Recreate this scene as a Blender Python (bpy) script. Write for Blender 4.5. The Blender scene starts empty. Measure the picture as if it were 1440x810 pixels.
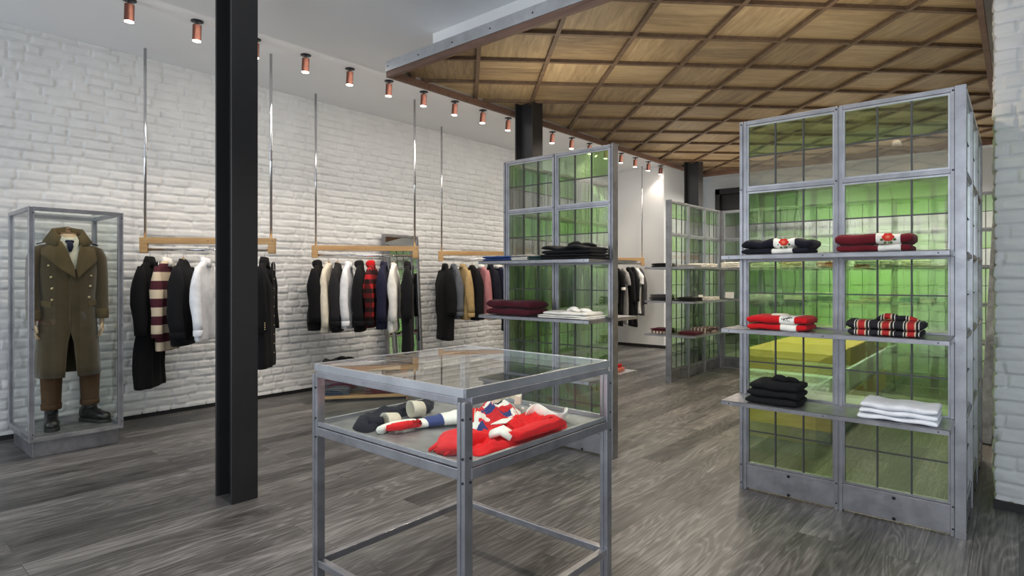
import bpy, bmesh, math, random
import numpy as np
from mathutils import Vector, Matrix

random.seed(7)
C = bpy.context.scene.collection
S = bpy.context.scene
PI = math.pi

# ------------------------------------------------------------------ camera, world, lights, exposure
EYE = 1.40
YAW = math.radians(40.5)
FPX, HX, HY = 835.0, 720.0, 390.0
cam = bpy.data.cameras.new('camera')
cam.sensor_width = 36.0
cam.lens = FPX / 1440.0 * 36.0
cam.shift_y = -(405.0 - HY) / 1440.0
cam.clip_start = 0.02
camera = bpy.data.objects.new('camera', cam)
camera.location = (0, 0, EYE)
camera.rotation_euler = (PI / 2, 0, YAW)
C.objects.link(camera)
S.camera = camera

S.view_settings.view_transform = 'Standard'
S.view_settings.look = 'None'
S.view_settings.gamma = 1.0
S.view_settings.use_curve_mapping = False
S.view_settings.exposure = 0.0
cy = S.cycles
cy.max_bounces = 14
cy.diffuse_bounces = 5
cy.glossy_bounces = 5
cy.transmission_bounces = 12
cy.transparent_max_bounces = 24
cy.sample_clamp_indirect = 6.0

world = bpy.data.worlds.new('sky')
S.world = world
world.use_nodes = True
wn = world.node_tree.nodes
wn['Background'].inputs[0].default_value = (0.80, 0.90, 1.0, 1)
wn['Background'].inputs[1].default_value = 0.35


def area(name, loc, rot, sx, sy, power, col):
    l = bpy.data.lights.new(name, 'AREA')
    l.shape = 'RECTANGLE'
    l.size, l.size_y, l.energy, l.color = sx, sy, power, col
    o = bpy.data.objects.new(name, l)
    o.location, o.rotation_euler = loc, rot
    C.objects.link(o)
    return o


DAY = (0.86, 0.93, 1.0)
WARM = (1.0, 0.86, 0.68)
# daylight through the shop windows behind the camera and to its right
area('shop_window_daylight', (-5.35, -3.3, 1.85), (math.radians(98), 0, 0), 2.5, 3.1, 85, DAY)
area('shop_window_daylight', (1.25, -3.3, 1.85), (math.radians(98), 0, math.radians(14)), 3.4, 3.1, 130, DAY)
area('side_window_daylight', (2.95, -0.8, 1.9), (math.radians(96), 0, math.radians(90)), 4.0, 3.0, 45, DAY)
# soft unseen fill lights standing in for the shop's ceiling lights
area('aisle_fill', (-4.9, 6.0, 3.5), (0, math.radians(18), 0), 0.5, 9.0, 80, (1.0, 0.92, 0.82))
area('front_fill', (-2.6, 0.8, 3.5), (0, 0, 0), 4.0, 2.6, 10, (1.0, 0.96, 0.9))
def downlight(x, y, z, power, col, cone=150):
    l = bpy.data.lights.new('downlight', 'SPOT')
    l.energy, l.color, l.spot_size, l.spot_blend, l.shadow_soft_size = power, col, math.radians(cone), 0.6, 0.06
    o = bpy.data.objects.new('downlight', l)
    o.location = (x, y, z)
    C.objects.link(o)


for lx in (-3.0, -1.2):
    for ly in (4.0, 5.7, 7.4, 9.0):
        downlight(lx, ly, 3.12, 75, WARM)
for lx in (-4.0, -2.6, -1.2):
    downlight(lx, 11.4, 3.55, 150, (1.0, 0.95, 0.86))  # unseen spots added to brighten the rear wall behind the screens
downlight(-1.55, 1.45, 3.55, 210, (1.0, 0.95, 0.88), 120)
# unseen warm strips added above the glass screens to brighten the timber canopy
for lx, ly, sx, sy, pw in ((-.83, 4.03, 1.1, .04, 4), (-2.94, 4.03, 1.1, .04, 6), (-2.0, 9.15, 3.2, .04, 8), (-3.55, 8.2, .04, 1.6, 5)):
    area('canopy_fill', (lx, ly, 2.47), (PI, 0, 0), sx, sy, pw, (1.0, 0.88, 0.70))
area('canopy_fill', (-2.1, 6.0, 2.2), (PI, 0, 0), 3.4, 5.4, 15, (1.0, 0.88, 0.72))  # broad unseen fill added below the canopy to lift its timber


# ------------------------------------------------------------------ pixel measurements -> points on known planes
def ray(x, y):
    u, v = (x - HX) / FPX, -(y - HY) / FPX
    return Vector((-math.sin(YAW) + u * math.cos(YAW), math.cos(YAW) + u * math.sin(YAW), v))


def at_z(x, y, z):
    d = ray(x, y)
    return Vector((0, 0, EYE)) + d * ((z - EYE) / d.z)


def at_y(x, y, Y):
    d = ray(x, y)
    return Vector((0, 0, EYE)) + d * (Y / d.y)


# ------------------------------------------------------------------ materials
class NT:
    def __init__(s, name):
        s.m = bpy.data.materials.new(name)
        s.m.use_nodes = True
        s.t = s.m.node_tree
        s.b = s.t.nodes['Principled BSDF']
        s.out = s.t.nodes['Material Output']

    def n(s, typ, **kw):
        nd = s.t.nodes.new(typ)
        for k, v in kw.items():
            if k.startswith('i_'):
                key = k[2:]
                nd.inputs[int(key) if key.isdigit() else key.replace('_', ' ')].default_value = v
            else:
                setattr(nd, k, v)
        return nd

    def l(s, a, b):
        s.t.links.new(a, b)

    def coord(s, scale=(1, 1, 1), rot=(0, 0, 0), kind='Object', loc=(0, 0, 0)):
        tc = s.n('ShaderNodeTexCoord')
        mp = s.n('ShaderNodeMapping')
        mp.inputs['Scale'].default_value = scale
        mp.inputs['Rotation'].default_value = rot
        mp.inputs['Location'].default_value = loc
        s.l(tc.outputs[kind], mp.inputs[0])
        return mp.outputs[0]

    def noise(s, vec, scale, detail=3, rough=0.5, dist=0.0):
        nd = s.n('ShaderNodeTexNoise')
        nd.inputs['Scale'].default_value = scale
        nd.inputs['Detail'].default_value = detail
        nd.inputs['Roughness'].default_value = rough
        nd.inputs['Distortion'].default_value = dist
        if vec is not None:
            s.l(vec, nd.inputs['Vector'])
        return nd.outputs['Fac']

    def ramp(s, fac, stops):
        r = s.n('ShaderNodeValToRGB')
        el = r.color_ramp.elements
        while len(el) < len(stops):
            el.new(0.5)
        for e, (p, c) in zip(el, stops):
            e.position = p
            e.color = (*c, 1) if len(c) == 3 else c
        s.l(fac, r.inputs[0])
        return r.outputs[0]

    def math(s, op, a, b=None, c=None):
        nd = s.n('ShaderNodeMath', operation=op)
        for i, v in enumerate((a, b, c)):
            if v is None:
                continue
            if isinstance(v, (int, float)):
                nd.inputs[i].default_value = v
            else:
                s.l(v, nd.inputs[i])
        return nd.outputs[0]

    def mix(s, fac, a, b, blend='MIX'):
        nd = s.n('ShaderNodeMix', data_type='RGBA', blend_type=blend)
        for sock, v in ((nd.inputs[0], fac), (nd.inputs[6], a), (nd.inputs[7], b)):
            if isinstance(v, (int, float)):
                sock.default_value = v
            elif isinstance(v, tuple):
                sock.default_value = (*v, 1) if len(v) == 3 else v
            else:
                s.l(v, sock)
        return nd.outputs[2]

    def bump(s, h, strength=0.3, dist=0.01):
        b = s.n('ShaderNodeBump')
        b.inputs['Strength'].default_value = strength
        b.inputs['Distance'].default_value = dist
        s.l(h, b.inputs['Height'])
        return b.outputs[0]

    def base(s, v):
        if isinstance(v, tuple):
            s.b.inputs['Base Color'].default_value = (*v, 1)
        else:
            s.l(v, s.b.inputs['Base Color'])

    def set(s, **kw):
        for k, v in kw.items():
            s.b.inputs[k.replace('_', ' ')].default_value = v
        return s


def srgb(r, g, b):
    f = lambda c: (c / 255 / 12.92) if c / 255 <= 0.04045 else ((c / 255 + 0.055) / 1.055) ** 2.4
    return (f(r), f(g), f(b))


def mat_plain(name, col, rough=0.6, metal=0.0, bumpscale=0, bumpstr=0.1, var=0.0, varscale=6):
    t = NT(name)
    t.set(Roughness=rough, Metallic=metal)
    if var:
        v = t.noise(t.coord(), varscale, 4)
        lo = tuple(c * (1 - var) for c in col)
        hi = tuple(min(1, c * (1 + var)) for c in col)
        t.base(t.ramp(v, [(0.3, lo), (0.7, hi)]))
    else:
        t.base(col)
    if bumpscale:
        t.l(t.bump(t.noise(t.coord(), bumpscale, 3), bumpstr, 0.005), t.b.inputs['Normal'])
    return t.m


def mat_steel(name, col=(0.50, 0.51, 0.54), rough=0.36, var=0.22, metal=0.85):
    t = NT(name)
    t.set(Metallic=metal)
    c = t.coord()
    v = t.noise(c, 9, 5, 0.6)
    t.base(t.ramp(v, [(0.3, tuple(x * (1 - var) for x in col)), (0.7, tuple(min(1, x * (1 + var * .6)) for x in col))]))
    r = t.noise(c, 22, 3)
    t.l(t.math('MULTIPLY_ADD', r, 0.25, rough - 0.12), t.b.inputs['Roughness'])
    return t.m


def mat_cloth(name, col, rough=0.92, weave=260, var=0.12, sheen=0.06):
    t = NT(name)
    t.set(Roughness=rough)
    t.b.inputs['Sheen Weight'].default_value = sheen
    c = t.coord()
    v = t.noise(c, 14, 4)
    t.base(t.ramp(v, [(0.3, tuple(x * (1 - var) for x in col)), (0.7, tuple(min(1, x * (1 + var)) for x in col))]))
    w = t.noise(c, weave, 2)
    f = t.noise(t.coord(scale=(1, 1, .35)), 17, 3)
    t.l(t.bump(t.math('MULTIPLY_ADD', f, 3.0, w), 0.2, 0.004), t.b.inputs['Normal'])
    t.b.inputs['Specular IOR Level'].default_value = 0.25
    return t.m


def mat_stripes(name, axis, period, bands, weave=240):
    """bands: list of (start fraction, colour) with hard edges."""
    t = NT(name)
    t.set(Roughness=0.92)
    sep = t.n('ShaderNodeSeparateXYZ')
    t.l(t.coord(), sep.inputs[0])
    fr = t.math('FRACT', t.math('MULTIPLY', t.math('ADD', sep.outputs[axis], 10.0), 1.0 / period))
    r = t.n('ShaderNodeValToRGB')
    r.color_ramp.interpolation = 'CONSTANT'
    el = r.color_ramp.elements
    while len(el) < len(bands):
        el.new(0.5)
    for e, (p, c) in zip(el, bands):
        e.position = p
        e.color = (*c, 1)
    t.l(fr, r.inputs[0])
    t.base(r.outputs[0])
    t.l(t.bump(t.noise(t.coord(), weave, 2), 0.3, 0.003), t.b.inputs['Normal'])
    return t.m


def mat_check(name, axes, period, bandsA, bandsB, blend='MULTIPLY'):
    t = NT(name)
    t.set(Roughness=0.92)
    sep = t.n('ShaderNodeSeparateXYZ')
    t.l(t.coord(), sep.inputs[0])
    outs = []
    for ax, bands, per in zip(axes, (bandsA, bandsB), period):
        fr = t.math('FRACT', t.math('MULTIPLY', t.math('ADD', sep.outputs[ax], 10.0), 1.0 / per))
        r = t.n('ShaderNodeValToRGB')
        r.color_ramp.interpolation = 'CONSTANT'
        el = r.color_ramp.elements
        while len(el) < len(bands):
            el.new(0.5)
        for e, (p, c) in zip(el, bands):
            e.position = p
            e.color = (*c, 1)
        t.l(fr, r.inputs[0])
        outs.append(r.outputs[0])
    t.base(t.mix(1.0 if blend == 'MULTIPLY' else 0.5, outs[0], outs[1], blend))
    t.l(t.bump(t.noise(t.coord(), 240, 2), 0.3, 0.003), t.b.inputs['Normal'])
    return t.m


def mat_wood(name, a, b, axis=0, scale=1.0, rough=0.5, grain=1.0):
    t = NT(name)
    t.set(Roughness=rough)
    sc = [14.0 * scale] * 3
    sc[axis] = 1.1 * scale
    c = t.coord(scale=tuple(sc))
    v = t.noise(c, 2.2, 6, 0.65, 0.6)
    k = t.noise(t.coord(scale=(1, 1, 1)), 4, 2)
    col = t.ramp(t.math('ADD', t.math('MULTIPLY', v, 0.8), t.math('MULTIPLY', k, 0.2)), [(0.32, a), (0.68, b)])
    t.base(col)
    t.l(t.bump(v, 0.15 * grain, 0.004), t.b.inputs['Normal'])
    return t.m


def mat_floor():
    t = NT('grey_oak_boards')
    tc = t.n('ShaderNodeTexCoord')
    mp = t.n('ShaderNodeMapping')
    mp.inputs['Rotation'].default_value = (0, 0, PI / 2)
    t.l(tc.outputs['Object'], mp.inputs[0])
    br = t.n('ShaderNodeTexBrick')
    br.offset = 0.37
    br.offset_frequency = 2
    br.inputs['Scale'].default_value = 1.0
    br.inputs['Brick Width'].default_value = 1.75
    br.inputs['Row Height'].default_value = 0.185
    br.inputs['Mortar Size'].default_value = 0.0016
    br.inputs['Mortar Smooth'].default_value = 0.2
    br.inputs['Bias'].default_value = 0.0
    br.inputs['Color1'].default_value = (0, 0, 0, 1)
    br.inputs['Color2'].default_value = (1, 1, 1, 1)
    br.inputs['Mortar'].default_value = (0.5, 0.5, 0.5, 1)
    t.l(mp.outputs[0], br.inputs['Vector'])
    rnd = br.outputs['Color']
    # grain, shifted per board
    off = t.n('ShaderNodeVectorMath', operation='SCALE')
    t.l(rnd, off.inputs[0])
    off.inputs['Scale'].default_value = 37.0
    add = t.n('ShaderNodeVectorMath', operation='ADD')
    t.l(mp.outputs[0], add.inputs[0])
    t.l(off.outputs[0], add.inputs[1])
    m2 = t.n('ShaderNodeMapping')
    m2.inputs['Scale'].default_value = (1.1, 20, 1)
    t.l(add.outputs[0], m2.inputs[0])
    fine = t.noise(m2.outputs[0], 3.0, 8, 0.7, 0.4)
    m3 = t.n('ShaderNodeMapping')
    m3.inputs['Scale'].default_value = (0.55, 4.2, 1)
    t.l(add.outputs[0], m3.inputs[0])
    fld = t.noise(m3.outputs[0], 1.5, 2, 0.4, 0.3)
    rings = t.math('SINE', t.math('MULTIPLY', fld, 95.0))
    rings = t.math('POWER', t.math('MULTIPLY_ADD', rings, 0.5, 0.5), 2.2)
    m4 = t.n('ShaderNodeMapping')
    m4.inputs['Scale'].default_value = (0.5, 2.5, 1)
    t.l(add.outputs[0], m4.inputs[0])
    blotch = t.noise(m4.outputs[0], 1.6, 3, 0.5)
    g = t.math('ADD', t.math('MULTIPLY', fine, 0.62), t.math('MULTIPLY', rings, 0.09))
    g = t.math('ADD', g, t.math('MULTIPLY', blotch, 0.3))
    sepc = t.n('ShaderNodeSeparateColor')
    t.l(rnd, sepc.inputs[0])
    g = t.math('ADD', g, t.math('MULTIPLY_ADD', sepc.outputs[0], 0.14, -0.06))
    col = t.ramp(g, [(0.32, (0.020, 0.019, 0.019)), (0.50, (0.098, 0.094, 0.091)), (0.63, (0.20, 0.194, 0.188)), (0.80, (0.38, 0.37, 0.36))])
    seam = t.math('GREATER_THAN', br.outputs['Fac'], 0.4)
    col = t.mix(t.math('MULTIPLY', seam, 0.65), col, (0.012, 0.011, 0.011))
    t.base(col)
    t.l(t.math('MULTIPLY_ADD', fine, 0.22, 0.30), t.b.inputs['Roughness'])
    h = t.math('SUBTRACT', t.math('MULTIPLY', fine, 0.5), seam)
    t.l(t.bump(h, 0.22, 0.004), t.b.inputs['Normal'])
    return t.m


def mat_coffer():
    """wooden squares on the diagonal, grain direction alternating square by square"""
    t = NT('stained_wood_squares')
    t.set(Roughness=0.55)
    PCH = 0.558
    tc = t.n('ShaderNodeTexCoord')
    mp = t.n('ShaderNodeMapping')
    mp.inputs['Rotation'].default_value = (0, 0, -PI / 4)
    t.l(tc.outputs['Object'], mp.inputs[0])
    # after the mapping x = (X+Y)/sqrt2 , y = (Y-X)/sqrt2
    sp = t.n('ShaderNodeSeparateXYZ')
    t.l(mp.outputs[0], sp.inputs[0])
    cu = t.math('FLOOR', t.math('MULTIPLY', t.math('ADD', sp.outputs[0], -0.105 + PCH * 20), 1 / PCH))
    cv = t.math('FLOOR', t.math('MULTIPLY', t.math('ADD', sp.outputs[1], -0.336 + PCH * 20), 1 / PCH))
    chk = t.math('MODULO', t.math('ADD', cu, cv), 2.0)
    cell = t.n('ShaderNodeCombineXYZ')
    t.l(cu, cell.inputs[0])
    t.l(cv, cell.inputs[1])
    wn_ = t.n('ShaderNodeTexWhiteNoise', noise_dimensions='3D')
    t.l(cell.outputs[0], wn_.inputs['Vector'])
    outs = []
    for sc in ((1.6, 14, 1), (14, 1.6, 1)):
        ad = t.n('ShaderNodeVectorMath', operation='MULTIPLY_ADD')
        t.l(wn_.outputs['Color'], ad.inputs[0])
        ad.inputs[1].default_value = (31, 31, 31)
        t.l(mp.outputs[0], ad.inputs[2])
        m2 = t.n('ShaderNodeMapping')
        m2.inputs['Scale'].default_value = sc
        t.l(ad.outputs[0], m2.inputs[0])
        fine = t.noise(m2.outputs[0], 2.0, 7, 0.68, 0.5)
        # board strips inside the square
        s2 = t.n('ShaderNodeSeparateXYZ')
        t.l(mp.outputs[0], s2.inputs[0])
        brd = t.math('FLOOR', t.math('MULTIPLY', s2.outputs[1 if sc[0] < 5 else 0], 1 / (PCH / 3)))
        bw = t.n('ShaderNodeTexWhiteNoise', noise_dimensions='2D')
        cb = t.n('ShaderNodeCombineXYZ')
        t.l(brd, cb.inputs[0])
        t.l(wn_.outputs['Value'], cb.inputs[1])
        t.l(cb.outputs[0], bw.inputs['Vector'])
        outs.append(t.math('ADD', t.math('MULTIPLY', fine, 0.85), t.math('MULTIPLY', bw.outputs['Value'], 0.16)))
    mx = t.n('ShaderNodeMix')
    t.l(chk, mx.inputs[0])
    t.l(outs[0], mx.inputs[2])
    t.l(outs[1], mx.inputs[3])
    g = t.math('ADD', mx.outputs[0], t.math('MULTIPLY_ADD', wn_.outputs['Value'], 0.22, -0.14))
    col = t.ramp(g, [(0.22, (0.14, 0.092, 0.048)), (0.5, (0.31, 0.222, 0.118)), (0.78, (0.48, 0.365, 0.21))])
    t.base(col)
    return t.m


def mat_clear_glass(name, tint=(0.97, 0.99, 0.98), base=0.0):
    t = NT(name)
    t.t.nodes.remove(t.b)
    fr = t.n('ShaderNodeFresnel')
    fr.inputs['IOR'].default_value = 1.5
    tr = t.n('ShaderNodeBsdfTransparent')
    tr.inputs[0].default_value = (*tint, 1)
    gl = t.n('ShaderNodeBsdfGlossy')
    gl.inputs['Roughness'].default_value = 0.0
    gl.inputs[0].default_value = (1, 1, 1, 1)
    mx = t.n('ShaderNodeMixShader')
    geo = t.n('ShaderNodeNewGeometry')
    t.l(t.math('MULTIPLY', t.math('ADD', fr.outputs[0], base), t.math('SUBTRACT', 1.0, geo.outputs['Backfacing'])), mx.inputs[0])
    t.l(tr.outputs[0], mx.inputs[1])
    t.l(gl.outputs[0], mx.inputs[2])
    t.l(mx.outputs[0], t.out.inputs[0])
    return t.m


def mat_wavy_glass(name, tint, tint2, refl=0.10, wob=1.0, through=0.4):
    """old wavy cast glass: bends what is behind it, mirrors a little"""
    t = NT(name)
    t.t.nodes.remove(t.b)
    c1 = t.coord(scale=(1, 1, 0.55))
    big = t.noise(c1, 6.0, 1, 0.4, 0.6)
    c2 = t.coord(scale=(1, 1, 2.2))
    small = t.noise(c2, 17.0, 1, 0.4, 0.3)
    h = t.math('ADD', big, t.math('MULTIPLY', small, 0.10))
    nrm = t.bump(h, 1.0, 0.0024 * wob)
    nr2 = t.bump(h, 1.0, 0.004 * wob)
    tone = t.noise(t.coord(), 1.7, 2)
    col = t.ramp(tone, [(0.36, tint), (0.64, tint2)])
    rf = t.n('ShaderNodeBsdfRefraction')
    rf.inputs['IOR'].default_value = 1.45
    rf.inputs['Roughness'].default_value = 0.0
    t.l(col, rf.inputs[0])
    t.l(nrm, rf.inputs['Normal'])
    tr = t.n('ShaderNodeBsdfTransparent')
    t.l(col, tr.inputs[0])
    gl = t.n('ShaderNodeBsdfGlossy')
    gl.inputs['Roughness'].default_value = 0.01
    gl.inputs[0].default_value = (0.95, 1.0, 0.96, 1)
    t.l(nr2, gl.inputs['Normal'])
    m1 = t.n('ShaderNodeMixShader')
    m1.inputs[0].default_value = through
    t.l(rf.outputs[0], m1.inputs[1])
    t.l(tr.outputs[0], m1.inputs[2])
    lw = t.n('ShaderNodeFresnel')
    lw.inputs['IOR'].default_value = 1.36
    m2 = t.n('ShaderNodeMixShader')
    geo = t.n('ShaderNodeNewGeometry')
    t.l(t.math('MULTIPLY', t.math('ADD', lw.outputs[0], refl), t.math('SUBTRACT', 1.0, geo.outputs['Backfacing'])), m2.inputs[0])
    t.l(m1.outputs[0], m2.inputs[1])
    t.l(gl.outputs[0], m2.inputs[2])
    t.l(m2.outputs[0], t.out.inputs[0])
    return t.m


def mat_emit(name, col, strength):
    t = NT(name)
    t.base(col)
    t.b.inputs['Emission Color'].default_value = (*col, 1)
    t.b.inputs['Emission Strength'].default_value = strength
    return t.m


M = {}
M['brick'] = mat_plain('white_painted_brick', (0.66, 0.665, 0.67), 0.55, 0, 55, 0.35, 0.04, 5)
M['plaster'] = mat_plain('white_plaster', (0.76, 0.76, 0.76), 0.7, 0, 0, 0, 0.02, 2)
M['plaster_grey'] = mat_plain('grey_plaster', (0.30, 0.30, 0.30), 0.7)
M['ceiling'] = mat_plain('ceiling_paint', (0.88, 0.89, 0.91), 0.75, 0, 0, 0, 0.02, 1)
M['bulkhead'] = mat_plain('bulkhead_paint', (0.88, 0.88, 0.88), 0.6)
M['floor'] = mat_floor()
M['black_paint'] = mat_plain('black_paint', (0.014, 0.014, 0.015), 0.5)
M['column'] = mat_plain('black_steel', (0.014, 0.014, 0.016), 0.42, 0.0, 0, 0, 0.15, 3)
M['dark_opening'] = mat_plain('dark_frame', (0.02, 0.019, 0.018), 0.5)
M['steel'] = mat_steel('raw_steel', (0.40, 0.40, 0.43))
M['steel_bright'] = mat_steel('bright_steel', (0.52, 0.53, 0.56), 0.34, 0.15)
M['steel_dark'] = mat_steel('dark_steel', (0.30, 0.30, 0.32), 0.42, 0.3)
M['galv'] = mat_steel('galvanised_steel', (0.52, 0.54, 0.57), 0.45, 0.15, 0.7)
M['mottled'] = mat_steel('mottled_steel', (0.42, 0.42, 0.43), 0.5, 0.55, 0.6)
M['tray'] = mat_steel('tray_steel', (0.34, 0.34, 0.35), 0.5, 0.35, 0.8)
M['chrome'] = mat_plain('polished_rod', (0.72, 0.72, 0.74), 0.16, 1.0)
M['bolt'] = mat_plain('bolt', (0.03, 0.03, 0.035), 0.4, 0.6)
M['lead'] = mat_plain('lead_bar', (0.10, 0.10, 0.105), 0.5, 0.6)
M['copper'] = mat_plain('copper', (0.15, 0.058, 0.040), 0.4, 0.7, 0, 0, 0.2, 30)
M['coffer'] = mat_coffer()
M['batten'] = mat_wood('batten_wood', (0.07, 0.042, 0.024), (0.17, 0.105, 0.06), 0, 1.0, 0.6)
M['edge_wood'] = mat_wood('edge_wood', (0.10, 0.055, 0.04), (0.22, 0.125, 0.09), 0, 1.0, 0.6)
M['oak'] = mat_wood('rack_oak', (0.40, 0.22, 0.085), (0.60, 0.38, 0.17), 0, 1.2, 0.5)
M['oak_dark'] = mat_wood('bench_oak', (0.17, 0.09, 0.05), (0.33, 0.19, 0.10), 0, 1.2, 0.5)
M['counter'] = mat_wood('counter_oak', (0.50, 0.32, 0.09), (0.78, 0.55, 0.20), 0, 1.0, 0.5)
M['hanger'] = mat_wood('hanger_beech', (0.36, 0.22, 0.11), (0.52, 0.35, 0.19), 0, 2.0, 0.4)
M['clear'] = mat_clear_glass('clear_glass')
M['clear_case'] = mat_clear_glass('case_glass', (0.97, 0.99, 0.98))
M['green'] = mat_wavy_glass('green_wavy_glass', (0.74, 0.925, 0.62), (0.85, 0.96, 0.85), 0.0)
M['pale'] = mat_wavy_glass('pale_wavy_glass', (0.95, 0.98, 0.95), (0.97, 0.98, 0.96), 0.01)
M['mirror'] = mat_plain('mirror_silver', (0.86, 0.88, 0.87), 0.0, 1.0)
M['lamp'] = mat_emit('lamp_glow', (1.0, 0.86, 0.72), 14.0)
M['led'] = mat_emit('edge_light', (0.95, 1.0, 0.92), 0.5)


def cl(name, r, g, b, **kw):
    return mat_cloth(name, srgb(r, g, b), **kw)


M['black'] = cl('black_wool', 17, 17, 20, sheen=.02)
M['black2'] = cl('black_cotton', 23, 23, 26, sheen=.02)
M['charcoal'] = cl('charcoal_cotton', 40, 39, 42, sheen=.03)
M['navy'] = cl('navy_cotton', 34, 35, 58, sheen=.03)
M['navy2'] = cl('dark_navy', 26, 27, 38, sheen=.03)
M['cream'] = cl('cream_knit', 226, 218, 200)
M['white'] = cl('white_cotton', 236, 238, 244)
M['white2'] = cl('soft_white', 238, 236, 230)
M['denim'] = cl('grey_denim', 92, 96, 104)
M['khaki'] = cl('khaki_cotton', 176, 150, 106)
M['pink'] = cl('pink_cotton', 182, 122, 126)
M['grey'] = cl('grey_jersey', 150, 148, 146)
M['darkgrey'] = cl('dark_grey_jersey', 70, 69, 70)
M['maroon'] = cl('maroon_wool', 104, 26, 36)
M['maroon_dark'] = cl('deep_maroon', 74, 22, 34)
M['red'] = cl('scarlet_wool', 196, 22, 30)
M['red_bright'] = cl('red_jersey', 222, 30, 36)
M['royal'] = cl('royal_blue', 34, 62, 120)
M['flagblue'] = cl('flag_blue', 52, 66, 122)
M['blue_denim'] = cl('indigo_denim', 50, 62, 80)
M['teal'] = cl('teal_cotton', 40, 120, 150)
M['salmon'] = cl('salmon_cotton', 214, 120, 96)
M['green_cloth'] = cl('dark_teal_cotton', 40, 66, 66)
M['olive'] = cl('olive_greatcoat', 76, 63, 43, weave=180, var=0.10, sheen=0.3)
M['olive_edge'] = cl('olive_edging', 92, 77, 52, weave=180)
M['brown'] = cl('brown_trouser', 78, 54, 32)
M['shirt'] = cl('ivory_shirt', 226, 220, 200)
M['cravat'] = cl('dark_cravat', 36, 38, 58)
M['boot'] = mat_plain('black_leather', (0.006, 0.006, 0.007), 0.3)
M['sole'] = mat_plain('boot_rubber', (0.014, 0.014, 0.014), 0.6)
M['gold'] = mat_plain('gilt_button', (0.62, 0.50, 0.28), 0.35, 0.8)
M['skin'] = mat_plain('mannequin_beech', (0.62, 0.44, 0.28), 0.5)
M['label_white'] = mat_cloth('white_label', srgb(240, 238, 230))
M['rose_red'] = mat_cloth('rose_thread', srgb(214, 60, 50))
M['rose_pink'] = mat_cloth('rose_light_thread', srgb(238, 120, 96))
M['rose_green'] = mat_cloth('leaf_thread', srgb(84, 104, 44))
M['ink'] = mat_plain('black_ink', (0.02, 0.02, 0.02), 0.7)
M['card'] = mat_plain('price_card', (0.85, 0.85, 0.84), 0.5)
MA, CR = srgb(74, 24, 38), srgb(216, 198, 172)
M['rugby'] = mat_stripes('maroon_cream_hoops', 2, 0.163, [(0, CR), (0.5, MA)])
BK, RD, TN, WH = srgb(32, 30, 36), srgb(176, 40, 40), srgb(214, 190, 160), srgb(232, 226, 214)
M['plaid'] = mat_stripes('navy_red_tartan', 0, 0.113, [(0, BK), (0.30, WH), (0.33, BK), (0.40, TN), (0.46, RD), (0.74, TN), (0.80, BK), (0.90, WH), (0.93, BK)])
M['redcheck'] = mat_check('red_black_check', (2, 1), (0.11, 0.075),
                          [(0, srgb(190, 30, 36)), (0.5, srgb(70, 18, 22))], [(0, srgb(255, 255, 255)), (0.55, srgb(120, 90, 95))])
M['smallcheck'] = mat_check('brown_white_check', (0, 1), (0.05, 0.05),
                            [(0, srgb(200, 190, 180)), (0.5, srgb(110, 86, 80))], [(0, srgb(255, 255, 255)), (0.5, srgb(130, 110, 108))])


# ------------------------------------------------------------------ mesh helpers
def thing(name, label, cat, loc=(0, 0, 0), rz=0.0, group=None, kind=None):
    o = bpy.data.objects.new(name, None)
    o.empty_display_size = 0.1
    C.objects.link(o)
    o.location = loc
    o.rotation_euler = (0, 0, rz)
    o['label'] = label
    o['category'] = cat
    if group:
        o['group'] = group
    if kind:
        o['kind'] = kind
    return o


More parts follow.
